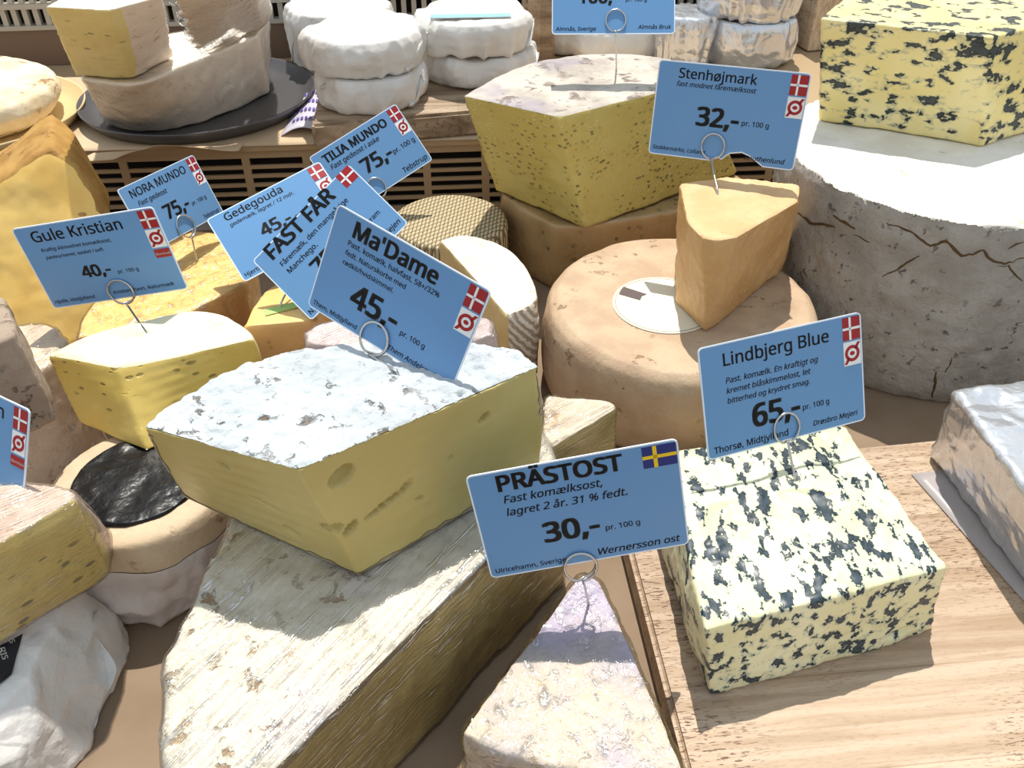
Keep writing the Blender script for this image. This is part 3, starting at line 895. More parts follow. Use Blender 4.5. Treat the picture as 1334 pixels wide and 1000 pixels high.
# large golden wedge standing at the left
M['go_paste'] = paste('amber_hard_paste', S(242, 206, 122), S(232, 188, 98), 0, 60, (1, 1, 1), crystals=.3)
M['go_rind'] = rind('brown_amber_rind', S(190, 150, 84), S(160, 118, 60), S(120, 84, 44), .5, 60, .0008)
def PYp(x, y, Y):
    d = ray(x, y); return np.array([0, 0, CAM_H]) + d * (Y / d[1])
fpx = [(-70, 470), (96, 452), (150, 400), (146, 300), (120, 250), (95, 215), (66, 191), (40, 207), (0, 238), (-70, 275)]
fY = lambda y: .60 + (470 - y) / 280 * .10
front = [PYp(x, y, fY(y)) for x, y in fpx]
zmin_ = min(p[2] for p in front)
front = [p if p[2] > .003 else np.array([p[0], p[1], .003]) for p in front]
back = [p + np.array([-.035, .085, -.004 if p[2] > .02 else 0]) for p in front]
go = thing('hard_cheese', (front[0][0] + .05, .62, 0), 'tall amber hard cheese wedge with rounded peak standing at the left edge', 'cheese')
s = Solid(rings_bm([back, front]), .0022, 10)
s.rough(.0018, 30, 3, 81); s.settle(0)
cs = cut_sel(s, [(front[0], front[2], front[6])], .012, .5)
s.even(cs); s.part('paste', cs, M['go_paste'], go); s.part('rind', ~cs, M['go_rind'], go)

# orange waxed wheel piece in film
M['or_rind'] = rind('orange_wax_rind', S(246, 208, 138), S(236, 190, 116), S(248, 220, 160), .4, 40, .0006, rough=.4)
M['or_paste'] = paste('peach_paste', S(226, 184, 128), S(212, 166, 108))
M['film_d'] = film('shiny_cling_film', .55, 1.5, amount=.3, iso=True)
zt = .075
topo = outline([[P(95, 440, zt), P(110, 405, zt), P(170, 345, zt), P(250, 300, zt), P(310, 312, zt), P(330, 345, zt)], [P(330, 345, zt), P(318, 368, zt)], [P(318, 368, zt), P(210, 425, zt)], [P(210, 425, zt), P(95, 440, zt)]])
boto = [p * (1, 1, 0) for p in topo]
og = thing('orange_cheese', base_of(boto), 'film wrapped orange rind cheese piece lying behind the bright yellow cheese', 'cheese')
s = Solid(rings_bm(bulge_rings(topo, boto, .02, .03)), .002, 9)
s.rough(.0016, 40, 3, 91); s.settle(0)
cs = (s.fn[:, 1] < -.4)
s.even(cs); s.part('rind', ~cs, M['or_rind'], og); s.part('paste', cs, M['or_paste'], og); s.part('cling_film', None, M['film_d'], og, .0012)

M['pg_paste'] = paste('tan_gouda_paste', S(222, 178, 118), S(206, 158, 98), .3, 60)
zt = .085
q0, q1 = P(316, 425, zt), P(412, 402, zt)
topo = outline([[q0, P(400, 418, zt)], [P(400, 418, zt), P(440, 400, zt)], [P(440, 400, zt), P(430, 370, zt), P(390, 362, zt), P(345, 378, zt), q0]])
boto = [p * (1, 1, 0) + (0, -.002, 0) for p in topo]
pg = thing('gouda_wedge', base_of(boto), 'tan gouda wedge with orange rim and green edge strip under the tilted price signs', 'cheese')
s = Solid(rings_bm(bulge_rings(topo, boto, .02, .02)), .0018, 7)
s.rough(.0008, 40, 3, 95); s.settle(0)
cs = s.fn[:, 1] < -.5
s.even(cs); s.part('paste', cs, M['pg_paste'], pg); s.part('rind', ~cs, M['or_rind'], pg)
tr = s.bvh()
patch(s, [(344, 404), (392, 392), (394, 400), (346, 412)], 8, 2, .0008, plain('green_sticker', S(170, 200, 110), .5), 'sticker', pl if False else pg, tr, 'pale green strip')

# wrapped tan piece and grey rind piece at far left
M['tw'] = rind('tan_grey_rind', S(226, 204, 180), S(210, 186, 164), S(150, 120, 90), .4, 90, .0008)
M['film_e'] = film('crinkled_cling_film', .2, 1.5, amount=.35, iso=True)
zt = .10
topo = outline([[P(20, 420, zt), P(60, 420, zt), P(86, 441, zt)], [P(86, 441, zt), P(60, 480, zt), P(-60, 520, zt)], [P(-60, 520, zt), P(-60, 440, zt)], [P(-60, 440, zt), P(20, 420, zt)]])
boto = np.array([p * (1, 1, 0) for p in topo]); c_ = boto.mean(0); boto = c_ + (boto - c_) * (1.12, 1.08, 1) + (.012, -.016, 0)
tw = thing('wrapped_cheese', base_of(boto), 'film wrapped tan cheese chunk between the amber wedge and the left edge price sign', 'cheese')
s = Solid(rings_bm(bulge_rings(topo, boto, .01, .02)), .002, 8)
s.rough(.0016, 40, 3, 101); s.settle(0)
s.part('rind', None, M['tw'], tw); s.part('cling_film', None, M['film_e'], tw, .0014)

M['gr'] = rind('speckled_grey_rind', S(170, 152, 134), S(150, 132, 116), S(84, 70, 58), .7, 90, .001)
zt, zb = .165, .1025
topo = outline([[P(6, 386, zt), P(16, 412, zt), P(20, 436, zt)], [P(20, 436, zt), P(-60, 470, zt)], [P(-60, 470, zt), P(-60, 372, zt)], [P(-60, 372, zt), P(6, 386, zt)]])
boto = [p * (1, 1, 0) + (.004, 0, zb) for p in topo]
gr = thing('grey_cheese', base_of(boto), 'speckled grey rind cheese piece cut by the left frame edge', 'cheese')
s = Solid(rings_bm(bulge_rings(topo, boto, .02, .02)), .0018, 5)
s.rough(.001, 70, 3, 105); s.settle(zb)
s.part('rind', None, M['gr'], gr)

# ------------------------------------------------------------------ middle group behind the holed cheese
M['wh_rind'] = rind('white_basket_rind', S(240, 236, 226), S(220, 208, 186), S(196, 170, 130), .35, 60, .001)
k = NT('white_woven_rind', .8, .2)
ww = k.wave(70, k.map((1, 1, 1), (.6, .5, .3)), 2.5, 2, 3)
k.col(k.mix(k.step(ww, .2, .7), S(176, 158, 138), S(232, 222, 206))); k.bump(ww, .0016, .8); M['wh_side'] = k.m
M['wh_paste'] = paste('ivory_paste', S(222, 200, 146), S(208, 184, 124))
zt = .085
t0_, t1_ = P(571, 310, zt), P(632, 385, zt)
t2_ = P(662, 412, zt)
topo = outline([[t2_, P(700, 392, zt), P(694, 360, zt), P(668, 326, zt), P(630, 308, zt), P(598, 304, zt), t0_], [t0_, t2_]])
boto = [p * (1, 1, 0) for p in topo]
wh = thing('white_cheese', base_of(boto), 'half of a white cheese with woven rind behind the large tilted price sign', 'cheese')
s = Solid(rings_bm(bulge_rings(topo, boto, .02, .04)), .002, 7)
s.rough(.0008, 60, 3, 111); s.settle(0)
cs = cut_sel(s, [(t0_, t2_, t0_ * (1, 1, 0))], .007, .6)
tp = (~cs) & (s.fn[:, 2] > .6)
s.even(cs); s.even(tp, 5); s.part('paste', cs, M['wh_paste'], wh); s.part('top_rind', tp, M['wh_rind'], wh); s.part('side_rind', ~cs & ~tp, M['wh_side'], wh)

M['pk'] = rind('pinkish_white_rind', S(224, 206, 200), S(206, 186, 182), S(190, 160, 140), .4, 60, .0006)
zt = .10
topo = outline([[P(392, 432, zt), P(410, 420, zt), P(470, 412, zt), P(560, 404, zt), P(640, 412, zt), P(648, 436, zt)], [P(648, 436, zt), P(600, 446, zt), P(480, 452, zt), P(400, 448, zt), P(392, 432, zt)]])
cpk = np.mean(topo, 0)
boto = [p * (1, 1, 0) for p in topo]
pk = thing('wrapped_cheese', base_of(boto), 'pinkish white film wrapped cheese peeking out behind the holed quarter wheel', 'cheese')
s = Solid(rings_bm(bulge_rings(topo, boto, .01, .06)), .002, 6)
s.rough(.001, 50, 3, 121); s.settle(0)
s.part('rind', None, M['pk'], pk); s.part('cling_film', None, M['film_c'], pk, .0012)

# herringbone rind wheel
k = NT('herringbone_rind', .7, .3)
zz = k.wave(55, k.map((1, 1, 1), (0, 0, .9)), 0, 0, 1)
z2 = k.wave(90, k.map((1, 1, 1), (0, 0, .05)), 1.0, 1, 2)
hb = k.math('MULTIPLY', zz, z2)
k.col(k.mix(k.step(hb, .05, .22), S(128, 110, 84), S(226, 208, 168))); k.bump(hb, .002, .9); M['hb'] = k.m
zt = .06
hbc = P(585, 285, zt); hbr = P(646, 270, zt)[0] - hbc[0] + .012
hbw = thing('sheep_cheese', (hbc[0], hbc[1], 0), 'sheep cheese wheel with dark herringbone pressed rind in front of the vent', 'cheese')
s = Solid(rings_bm([circle(hbc, hbr * r, zt * h) for r, h in ((.95, 0), (1, .1), (1, .85), (.96, .98), (.9, 1.0))]), .002, 3)
s.settle(0)
s.part('rind', None, M['hb'], hbw)

# ------------------------------------------------------------------ big yellow half cheese on a wrapped base
M['wr_base'] = paste('brown_gold_paste', S(208, 180, 134), S(188, 158, 110), .3, 90)
M['film_f'] = film('brownish_cling_film', 1.2, 1.0, (.99, .98, .97), .12, True)
zt = .068
topo = outline([[(-.010, .785, zt), (.024, .738, zt), (.060, .722, zt), (.19, .762, zt)], [(.19, .762, zt), (.232, .81, zt), (.2, .85, zt), (.10, .856, zt), (.0, .845, zt), (-.010, .785, zt)]])
boto = [p * (1, 1, 0) for p in topo]
wb = thing('wrapped_half_cheese', base_of(boto), 'brown gold film wrapped half wheel supporting the tall yellow cheese block', 'cheese')
s = Solid(rings_bm(bulge_rings(topo, boto, .01, .01)), .0024, 6)
s.rough(.0008, 40, 3, 131); s.settle(0)
s.v[:, 2] = np.minimum(s.v[:, 2], zt); s.update()
s.part('paste', None, M['wr_base'], wb); s.part('cling_film', None, M['film_f'], wb, .0008)

M['wr_rind'] = rind('mottled_grey_mauve_rind', S(212, 202, 188), S(176, 166, 156), S(120, 100, 92), .7, 60, .0012, S(160, 150, 160), .8)
M['wr_paste'] = paste('mustard_paste_with_slits', S(204, 188, 112), S(192, 172, 92), .34, 150, (1, 1, 1.6), crystals=.75)
zt, zb = .175, .0695
k0, k1, k2 = P(728, 152, zt), P(602, 124, zt), P(905, 108, zt)
l0, l1, l2 = P(763, 298, zb), P(645, 248, zb), P(962, 226, zb)
topo = outline([[k1, k0], [k0, k2], [k2, P(890, 82, zt), P(830, 70, zt), P(740, 72, zt), P(660, 92, zt), k1]])
b2 = outline([[l1, l0], [l0, l2], [l2, l2 + (-.01, .03, 0), l2 + (-.06, .07, 0), l2 + (-.13, .08, 0), l1 + (.03, .05, 0), l1]])
wr = thing('large_yellow_cheese', base_of(b2), 'tall mustard yellow cheese block with mottled grey top and many slits', 'cheese')
s = Solid(rings_bm(bulge_rings(topo, b2, .02, .0)), .0022, 5)
s.rough(.001, 40, 3, 141); s.settle(zb)
cs = cut_sel(s, [(k1, k0, l1, l0), (k0, k2, l0, l2)], .010, .5)
s.even(cs); s.part('paste', cs, M['wr_paste'], wr); s.part('rind', ~cs, M['wr_rind'], wr)

# ------------------------------------------------------------------ tan wheel with round label, wedge on it
M['tn'] = rind('smooth_tan_rind', S(202, 176, 146), S(184, 156, 128), S(148, 118, 90), .35, 70, .0009, rough=.55)
zt = .078
tc = np.array([.132, .584]); tR = .108
tn = thing('tan_round_cheese', (tc[0], tc[1], 0), 'smooth tan cheese wheel with a round cream paper label on top', 'cheese')
s = Solid(rings_bm([circle(tc, tR * r, zt * h) for r, h in ((.93, 0), (.98, .1), (1.0, .35), (1.0, .6), (.98, .84), (.95, .94), (.89, 1.0))]), .0022, 4)
s.rough(.0009, 45, 3, 151); s.settle(0); s.v[:, 2] = np.minimum(s.v[:, 2], zt); s.update()
s.part('rind', None, M['tn'], tn)
lc = P(865, 397, zt); lr = lc[0] - P(798, 397, zt)[0]
M['lab'] = plain('cream_paper_label', S(236, 230, 208), .5); M['lab_brown'] = plain('brown_print', S(84, 66, 66), .5)
lab = bm_obj('round_label', rings_bm([circle(lc, lr, zt + .0003), circle(lc, lr, zt + .0008)]), M['lab'], tn, 'round cream label with a small brown flag mark')
rv_ = []
for k in range(72):
    a = 2 * math.pi * k / 72
    for r_ in (.955, .935): rv_.append((lc[0] + lr * r_ * math.cos(a), lc[1] + lr * r_ * math.sin(a), zt + .00095))
o = mesh_obj('label_rim', rv_, [(2 * k, 2 * ((k + 1) % 72), 2 * ((k + 1) % 72) + 1, 2 * k + 1) for k in range(72)], plain('label_rim_print', S(170, 160, 130), .5), tn, smooth=False); o.parent = lab
fl = [P(x, y, zt + .001) for x, y in ((812, 373), (843, 383), (836, 386), (834, 391), (806, 383))]
o = mesh_obj('label_mark', fl, [(0, 1, 2, 3, 4)], M['lab_brown'], tn, smooth=False); o.parent = lab

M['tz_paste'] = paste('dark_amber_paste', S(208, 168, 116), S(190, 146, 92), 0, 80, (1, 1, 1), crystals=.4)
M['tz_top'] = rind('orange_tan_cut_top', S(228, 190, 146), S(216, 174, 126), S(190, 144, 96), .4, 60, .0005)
zt, zb = .158, .079
topo = [P(x, y, zt) for x, y in ((884, 238), (945, 229), (1043, 241), (1040, 262), (962, 308), (935, 313), (914, 309), (896, 290))]
bb = [P(x, y, zb) for x, y in ((880, 395), (905, 420), (919, 433), (926, 428), (1018, 352), (1030, 330))]
nt_ = [P(880, 355, zb), P(955, 318, zb), P(1026, 328, zb), P(1020, 352, zb), P(930, 426, zb), P(919, 433, zb), P(908, 424, zb), P(881, 394, zb)]
tz = thing('amber_wedge', base_of(nt_), 'amber hard cheese wedge standing upright on the tan wheel beside its label', 'cheese')
s = Solid(rings_bm([nt_, topo]), .0014, 5)
s.rough(.0009, 60, 3, 161); s.rough(.0004, 200, 2, 162); s.settle(zb)
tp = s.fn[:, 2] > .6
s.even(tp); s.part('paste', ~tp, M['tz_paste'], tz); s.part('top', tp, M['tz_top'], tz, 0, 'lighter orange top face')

# ------------------------------------------------------------------ big grey wheel and yellow blue block on it
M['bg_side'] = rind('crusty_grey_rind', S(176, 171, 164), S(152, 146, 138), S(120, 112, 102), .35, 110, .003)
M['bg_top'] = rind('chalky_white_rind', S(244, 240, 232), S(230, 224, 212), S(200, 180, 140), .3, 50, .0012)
zt = .16
gc, gR = circle_fit([P(1022, 195, zt), P(1055, 230, zt), P(1130, 266, zt), P(1230, 290, zt), P(1334, 303, zt)])
gc, gR = np.array([.361, .683]), .138
bg = thing('large_round_cheese', (gc[0], gc[1], 0), 'huge crusty grey cheese wheel with cracked side and chalky white top', 'cheese')
s = Solid(rings_bm([circle(gc, gR * r, zt * h, 96) for r, h in ((.96, 0), (.98, .05), (1.0, .3), (1.0, .6), (1.0, .95), (.985, .99), (.97, 1.0))]), .0021, 3)
s.rough(.0012, 25, 3, 171); s.rough(.0009, 90, 3, 172); s.settle(0)
inner = (s.v[:, 2] > zt - .002)
s.v[inner, 2] = np.minimum(s.v[inner, 2], zt); s.update()
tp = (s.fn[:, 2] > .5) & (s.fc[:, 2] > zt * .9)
bnd = set(i for f, q in zip(s.f, tp) if q for i in f) & set(i for f, q in zip(s.f, tp) if not q for i in f)
for i in bnd:                          # an even rim between top and side
    w_ = s.v[i, :2] - gc; a_ = math.atan2(w_[1], w_[0]); s.v[i, :2] = gc + w_ / np.linalg.norm(w_) * gR * (.985 + .004 * math.sin(a_ * 9) + .003 * math.sin(a_ * 23))
s.update()
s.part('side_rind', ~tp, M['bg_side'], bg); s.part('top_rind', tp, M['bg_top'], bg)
tr = s.bvh()
M['crack'] = plain('brown_crack', S(84, 60, 28), .8)
def crack(pix, r):
    pts = []
    rnd = random.Random(int(pix[0][0]))
    for (x0, y0), (x1, y1) in zip(pix[:-1], pix[1:]):
        n = max(2, int(math.hypot(x1 - x0, y1 - y0) / 5))
        for k in range(n):
            t = k / n; pts.append((x0 + (x1 - x0) * t + rnd.uniform(-1, 1), y0 + (y1 - y0) * t + rnd.uniform(-1.2, 1.2)))
    pts.append(pix[-1])
    P3 = [s.hit(x, y, tr) for x, y in pts]
    P3 = [h - n * .0002 for h, n in P3 if h is not None]
    if len(P3) < 3: return
    rad = [r * (.25 + .75 * math.sin(math.pi * (i + .5) / len(P3)) ** .6) * rnd.uniform(.7, 1.2) for i in range(len(P3))]
    vs, fs = tube(P3, rad, 6); mesh_obj('crack', vs, fs, M['crack'], bg)
crack([(1154, 290), (1186, 301), (1212, 320), (1232, 314), (1252, 332), (1268, 331), (1282, 325), (1290, 338), (1310, 343), (1334, 336)], .0011)
crack([(1040, 277), (1055, 290), (1072, 292), (1088, 296)], .0013)
crack([(1085, 280), (1100, 290), (1114, 298)], .0013)
crack([(1112, 306), (1124, 311), (1134, 316)], .0006)
crack([(1150, 360), (1168, 352), (1182, 342), (1198, 333)], .0009)
crack([(1298, 347), (1314, 346), (1324, 360), (1332, 366)], .0007)
crack([(1314, 324), (1324, 317), (1334, 315)], .0009)
crack([(1219, 484), (1218, 500), (1214, 518), (1215, 525)], .0012)
crack([(1240, 466), (1238, 475), (1231, 485)], .0006)

M['blue2'] = blue_cheese('yellow_blue_cheese', S(240, 226, 166), S(232, 214, 140), S(40, 48, 46), S(140, 148, 136), 88, .575, (.8, .8, 1.4))
zb, zt = .1605, .247
y0_, y1_, y2_ = P(1066, 157, zb), P(1280, 191, zb), P(1334, 176, zb)
u0, u1, u2 = P(1069, 24, zt), P(1290, 48, zt), P(1345, 30, zt)
boto = [y0_, y1_, y1_ + (.11, .06, 0), y0_ + (.10, .17, 0)]
topo = [u0, u1, u1 + (.11, .06, 0), u0 + (.10, .17, 0)]
yb = thing('yellow_blue_cheese', base_of(boto), 'yellow block of blue cheese with dark pockets on the huge grey wheel', 'cheese')
s = Solid(rings_bm([boto, topo]), .0018, 6)
s.rough(.001, 40, 3, 181); s.settle(zb)
s.part('cheese_block', None, M['blue2'], yb)

# wrapped piece between holed cheese and tan wheel
M['md2'] = rind('white_tan_rind', S(232, 220, 200), S(214, 198, 176), S(190, 150, 110), .6, 50, .001)
zt = .080
topo = outline([[P(705, 590, zt), P(742, 568, zt)], [P(742, 568, zt), P(806, 530, zt)], [P(806, 530, zt), P(790, 520, zt), P(710, 514, zt)], [P(710, 514, zt), P(705, 590, zt)]])
boto = [p * (1, 1, 0) for p in topo]
wp = thing('wrapped_wedge', base_of(boto), 'film wrapped pale wedge between the holed quarter wheel and the tan wheel', 'cheese')
s = Solid(rings_bm(bulge_rings(topo, boto, .01, .01)), .0018, 6)
s.rough(.001, 50, 3, 191); s.settle(0)
cs = s.fn[:, 2] < .5
s.even(cs); s.part('rind', ~cs, M['md2'], wp); s.part('paste', cs, M['hw_paste'], wp); s.part('cling_film', None, M['film_c'], wp, .0012)

# ------------------------------------------------------------------ upper shelf
SZ = SHZ + .0010
M['plate_dark'] = plain('dark_pewter_plate', S(92, 90, 92), .35, .5, .3)
M['plate_cream'] = plain('cream_plate', S(226, 200, 150), .4)
def plate(name, c, r, sy, rot, mat, label):
    t = thing(name, (c[0], c[1], SZ), label, 'plate')
    bm = bmesh.new()
    prof = [(.0, .004), (.84, .004), (.92, .006), (.985, .014), (1.0, .0155), (1.0, .013), (.93, .0015), (.84, 0.0), (0, 0)]
    N = 72; rows = []
    for rr, h in prof[1:-1]: rows.append([bm.verts.new(p) for p in circle(c, r * rr, SZ + h, N, 0, sy, rot)])
    for a, b in zip(rows[:-1], rows[1:]):
        for i in range(N): bm.faces.new((a[i], a[(i + 1) % N], b[(i + 1) % N], b[i]))
    bm.faces.new(rows[0]); bm.faces.new(rows[-1][::-1])
    bmesh.ops.recalc_face_normals(bm, faces=bm.faces)
    bm_obj('dish', bm, mat, t, smooth=True); return t
pa, pb = P(97, 158, SZ + .015), P(388, 92, SZ + .015)
pc = (pa + pb) / 2 + (.004, .010, 0); prr = np.linalg.norm((pb - pa)[:2]) / 2 + .001; prot = math.atan2(*(pb - pa)[1::-1])

plate('dark_plate', pc, prr, .95, prot, M['plate_dark'], 'dark pewter oval plate with wrapped cheeses on the back shelf')
pl_r = .118; pl0 = P(110, 128, SZ + .015) + np.array([-.112, -.035, 0])
plate('cream_plate', pl0, pl_r, 1.0, .25, M['plate_cream'], 'cream plate at the far left of the back shelf')
M['toast'] = rind('toasted_brown_rind', S(244, 230, 200), S(228, 204, 164), S(160, 112, 72), .6, 40, .001)
rc = thing('round_cheese', (pl0[0], pl0[1], SZ + .005), 'toasted brown round cheese on the cream plate', 'cheese')
cr_ = pl_r * .84
s = Solid(rings_bm([circle(pl0, cr_ * r, SZ + .0042 + .04 * h, 64, 0, 1.0, .25) for r, h in ((.74, 0), (.92, .25), (1, .55), (.96, .85), (.85, 1))]), .0025, 5)
s.rough(.0015, 40, 3, 201); s.settle(SZ + .0042)
s.part('rind', None, M['toast'], rc)

M['ph_rind'] = rind('cream_pink_rind', S(250, 242, 228), S(243, 231, 216), S(236, 218, 190), .05, 40, .0005)
pz0, pz1 = SZ + .0045, .162
topo = outline([[P(106, 102, pz1), P(180, 108, pz1), P(250, 80, pz1), P(335, 46, pz1)], [P(335, 46, pz1), P(350, 20, pz1)], [P(350, 20, pz1), P(120, 60, pz1)], [P(120, 60, pz1), P(106, 102, pz1)]])
b2 = outline([[P(136, 164, pz0), P(190, 172, pz0), P(270, 158, pz0), P(352, 122, pz0)], [P(352, 122, pz0), P(352, 102, pz0)], [P(352, 102, pz0), P(150, 140, pz0)], [P(150, 140, pz0), P(136, 164, pz0)]])
ph = thing('wrapped_half_cheese', base_of(b2), 'cream film wrapped half wheel lying on the dark plate', 'cheese')
s = Solid(rings_bm(bulge_rings(topo, b2, .03, .0)), .0024, 6)
s.rough(.0016, 35, 3, 211); s.settle(pz0); s.v[:, 2] = np.minimum(s.v[:, 2], pz1 + .0002); s.update()

s.part('rind', None, M['ph_rind'], ph); s.part('cling_film', None, M['film_f'], ph, .0012)

M['yw_paste'] = paste('pale_yellow_paste', S(240, 228, 170), S(232, 216, 148), .2, 60, (1, 1, 2))
M['yw_rind'] = rind('chalk_white_rind', S(240, 228, 214), S(228, 214, 200), S(200, 174, 148), .3, 70, .001)
za, zb = .255, .1640
a0_, a1_, a2_ = P(57, 8, za), P(142, 13, za), P(214, -6, za)
b0_, b1_, b2_ = P(97, 99, zb), P(174, 102, zb), P(226, 73, zb)
yw = thing('pale_cheese_wedge', base_of([b0_, b1_, b2_]), 'pale yellow wedge with white rind stacked on the plate half wheel', 'cheese')
s = Solid(rings_bm([[b0_, b1_, b2_, b0_ + (.01, .06, 0)], [a0_, a1_, a2_, a0_ + (.01, .07, 0)]]), .002, 5)
s.rough(.0009, 50, 3, 221); s.settle(zb)
cs = cut_sel(s, [(a0_, a1_, b0_)], .007, .6)
s.even(cs); s.part('paste', cs, M['yw_paste'], yw); s.part('rind', ~cs, M['yw_rind'], yw)
c0_, c1_, c2b = P(252, 74, zb), P(342, 36, zb), P(338, 20, zb)
d0, d1 = P(216, -5, za), P(330, -30, za)
pw = thing('wrapped_wedge', base_of([c0_, c1_]), 'film wrapped cream wedge right of the pale yellow wedge on the plate', 'cheese')
s = Solid(rings_bm([[c0_, c1_, c1_ + (.0, .05, 0), c0_ + (.03, .05, 0)], [d0, d1, d1 + (0, .06, 0), d0 + (.03, .06, 0)]]), .002, 6)
s.rough(.0012, 30, 2, 231); s.settle(zb)
s.part('rind', None, M['ph_rind'], pw); s.part('cling_film', None, M['film_f'], pw, .0012)

# weathered board with paper-wrapped wheels
M['oldwood'] = wood('weathered_grey_wood', S(176, 154, 128), S(128, 106, 84), S(80, 62, 48), -.08, .6)
oz0, oz1 = SZ, SZ + .026
f0, f1 = P(405, 163, oz1), P(640, 143, oz1)
ob_ = [f0, f1, f1 + (.08, .0, 0), f1 + (.10, .14, 0), f0 + (-.01, .12, 0)]
ow = thing('wooden_board', base_of([p * (1, 1, 0) + (0, 0, oz0) for p in ob_]), 'thick weathered wooden board under the white paper wrapped cheeses', 'cutting board')
bm = rings_bm([[p * (1, 1, 0) + (0, 0, oz0) for p in ob_], ob_])
bmesh.ops.bevel(bm, geom=bm.edges[:], offset=.003, segments=2, affect='EDGES')
bm_obj('board', bm, M['oldwood'], ow)
M['wpaper'] = paper('white_cheese_paper', S(232, 230, 226), .4, 0, .003, S(214, 210, 204))
def paper_wheel(c, r, z0, h, seed, label, group=None, tuck=True, mat=None, name='wrapped_cheese', amp=1.0):
    t = thing(name, (c[0], c[1], z0), label, 'cheese', group)
    s = Solid(rings_bm([circle(c, r * q, z0 + h * k, 48) for q, k in ((.90, 0), (.98, .1), (1.02, .45), (1.0, .8), (.94, .97), (.85, 1.0))]), .0022, 3)
    ang = np.arctan2(s.v[:, 1] - c[1], s.v[:, 0] - c[0])
    rad = np.hypot(s.v[:, 0] - c[0], s.v[:, 1] - c[1]) / r
    fold = vnoise(np.c_[ang * 4 + seed, s.v[:, 2] * 20, np.zeros(len(ang))], seed)
    s.disp(amp * .0030 * (1 - 2 * np.abs(fold)) * np.clip((rad - .6) * 3, 0, 1))
    s.rough(.0022 * amp, 18, 2, seed, 'ridge'); s.rough(.0006 * amp, 80, 2, seed + 3, 'ridge'); s.settle(z0)
    s.v[:, 2] = np.minimum(s.v[:, 2], z0 + h); s.update()
    body = s.part('paper_wrap' if mat is None else 'foil_wrap', None, mat or M['wpaper'], t)
    if tuck:                           # loose paper ears at the side
        rnd = random.Random(seed)
        for a0 in (rnd.uniform(-.6, -.1), rnd.uniform(-2.9, -2.5)):
            vs = []
            for i in range(5):
                for j in range(4):
                    a = a0 + (i - 2) * .13; rr = r * (.985 + .075 * j / 3)
                    vs.append((c[0] + rr * math.cos(a), c[1] + rr * math.sin(a), z0 + h * (.12 + .2 * i * .9 / 1.0 * .9) + .003 * math.sin(i * 2.2 + j)))
            fs = [(i * 4 + j, i * 4 + j + 1, i * 4 + j + 5, i * 4 + j + 4) for i in range(4) for j in range(3)]
            o = mesh_obj('paper_flap', vs, fs, mat or M['wpaper'], t)
            m = o.modifiers.new('thickness', 'SOLIDIFY'); m.thickness = .0006
    return s
wz = oz1 + .0005
g_ = 'white paper wrapped cheese wheels'
def wheel_at(xl, xr, yf, z): # extents and front foot in the photo -> centre and radius
    p = P((xl + xr) / 2, yf, z); q0 = P(xl, yf, z); q1 = P(xr, yf, z)
    r = (q1[0] - q0[0]) / 2 * 1.06
    return np.array([p[0], p[1] + r, z]), r
c, r = wheel_at(410, 545, 152, wz)
paper_wheel(c, r, wz, .034, 3, 'lower of the two paper wrapped wheels at the left of the weathered board', g_)
paper_wheel(c + (-.006, .008, 0), r * 1.10, wz + .0345, .036, 4, 'upper white paper wheel of the left stack, front of weathered board', g_)
c, r = wheel_at(552, 695, 119, wz)
paper_wheel(c, r, wz, .032, 5, 'lower paper wrapped wheel of the right stack on the weathered board', g_)
paper_wheel(c + (-.006, -.004, 0), r * 1.0, wz + .0325, .036, 6, 'upper paper wrapped wheel of the right stack with a printed label on top', g_)
TL = c + (0, 0, wz + .0695 - c[2])
c3 = P(470, 40, wz) + (0, .06, 0)
c3 = np.array([-.205, 1.10, 0])
paper_wheel(c3 + (0, 0, SZ), .062, SZ, .075, 8, 'tall white paper wrapped cheese behind the left stack of wheels', g_)
M['turq'] = plain('turquoise_print', S(140, 210, 225), .5)
lb = sheet('printed_label', [TL + (-.05, -.045, .0008), TL + (.035, -.04, .0008), TL + (.035, .0, .0008), TL + (-.05, -.005, .0008)], 4, 4, 0, 1, M['white'], .0003)
lb['label'] = 'white label with a turquoise band lying on the right stack of paper wheels'; lb['category'] = 'label'
o = mesh_obj('turquoise_band', [TL + q for q in ((-.049, -.044, .0011), (.034, -.039, .0011), (.034, -.027, .0011), (-.049, -.032, .0011))], [(0, 1, 2, 3)], M['turq'], None, smooth=False); o.parent = lb

wk = thing('wooden_plank', (.034, 1.11, SZ), 'dark weathered plank standing between the right paper stack and the high price sign', 'plank')
bm_obj('plank', box_bm(.016, .052, 1.102, 1.128, SZ, .20, .003), M['oldwood'], wk)

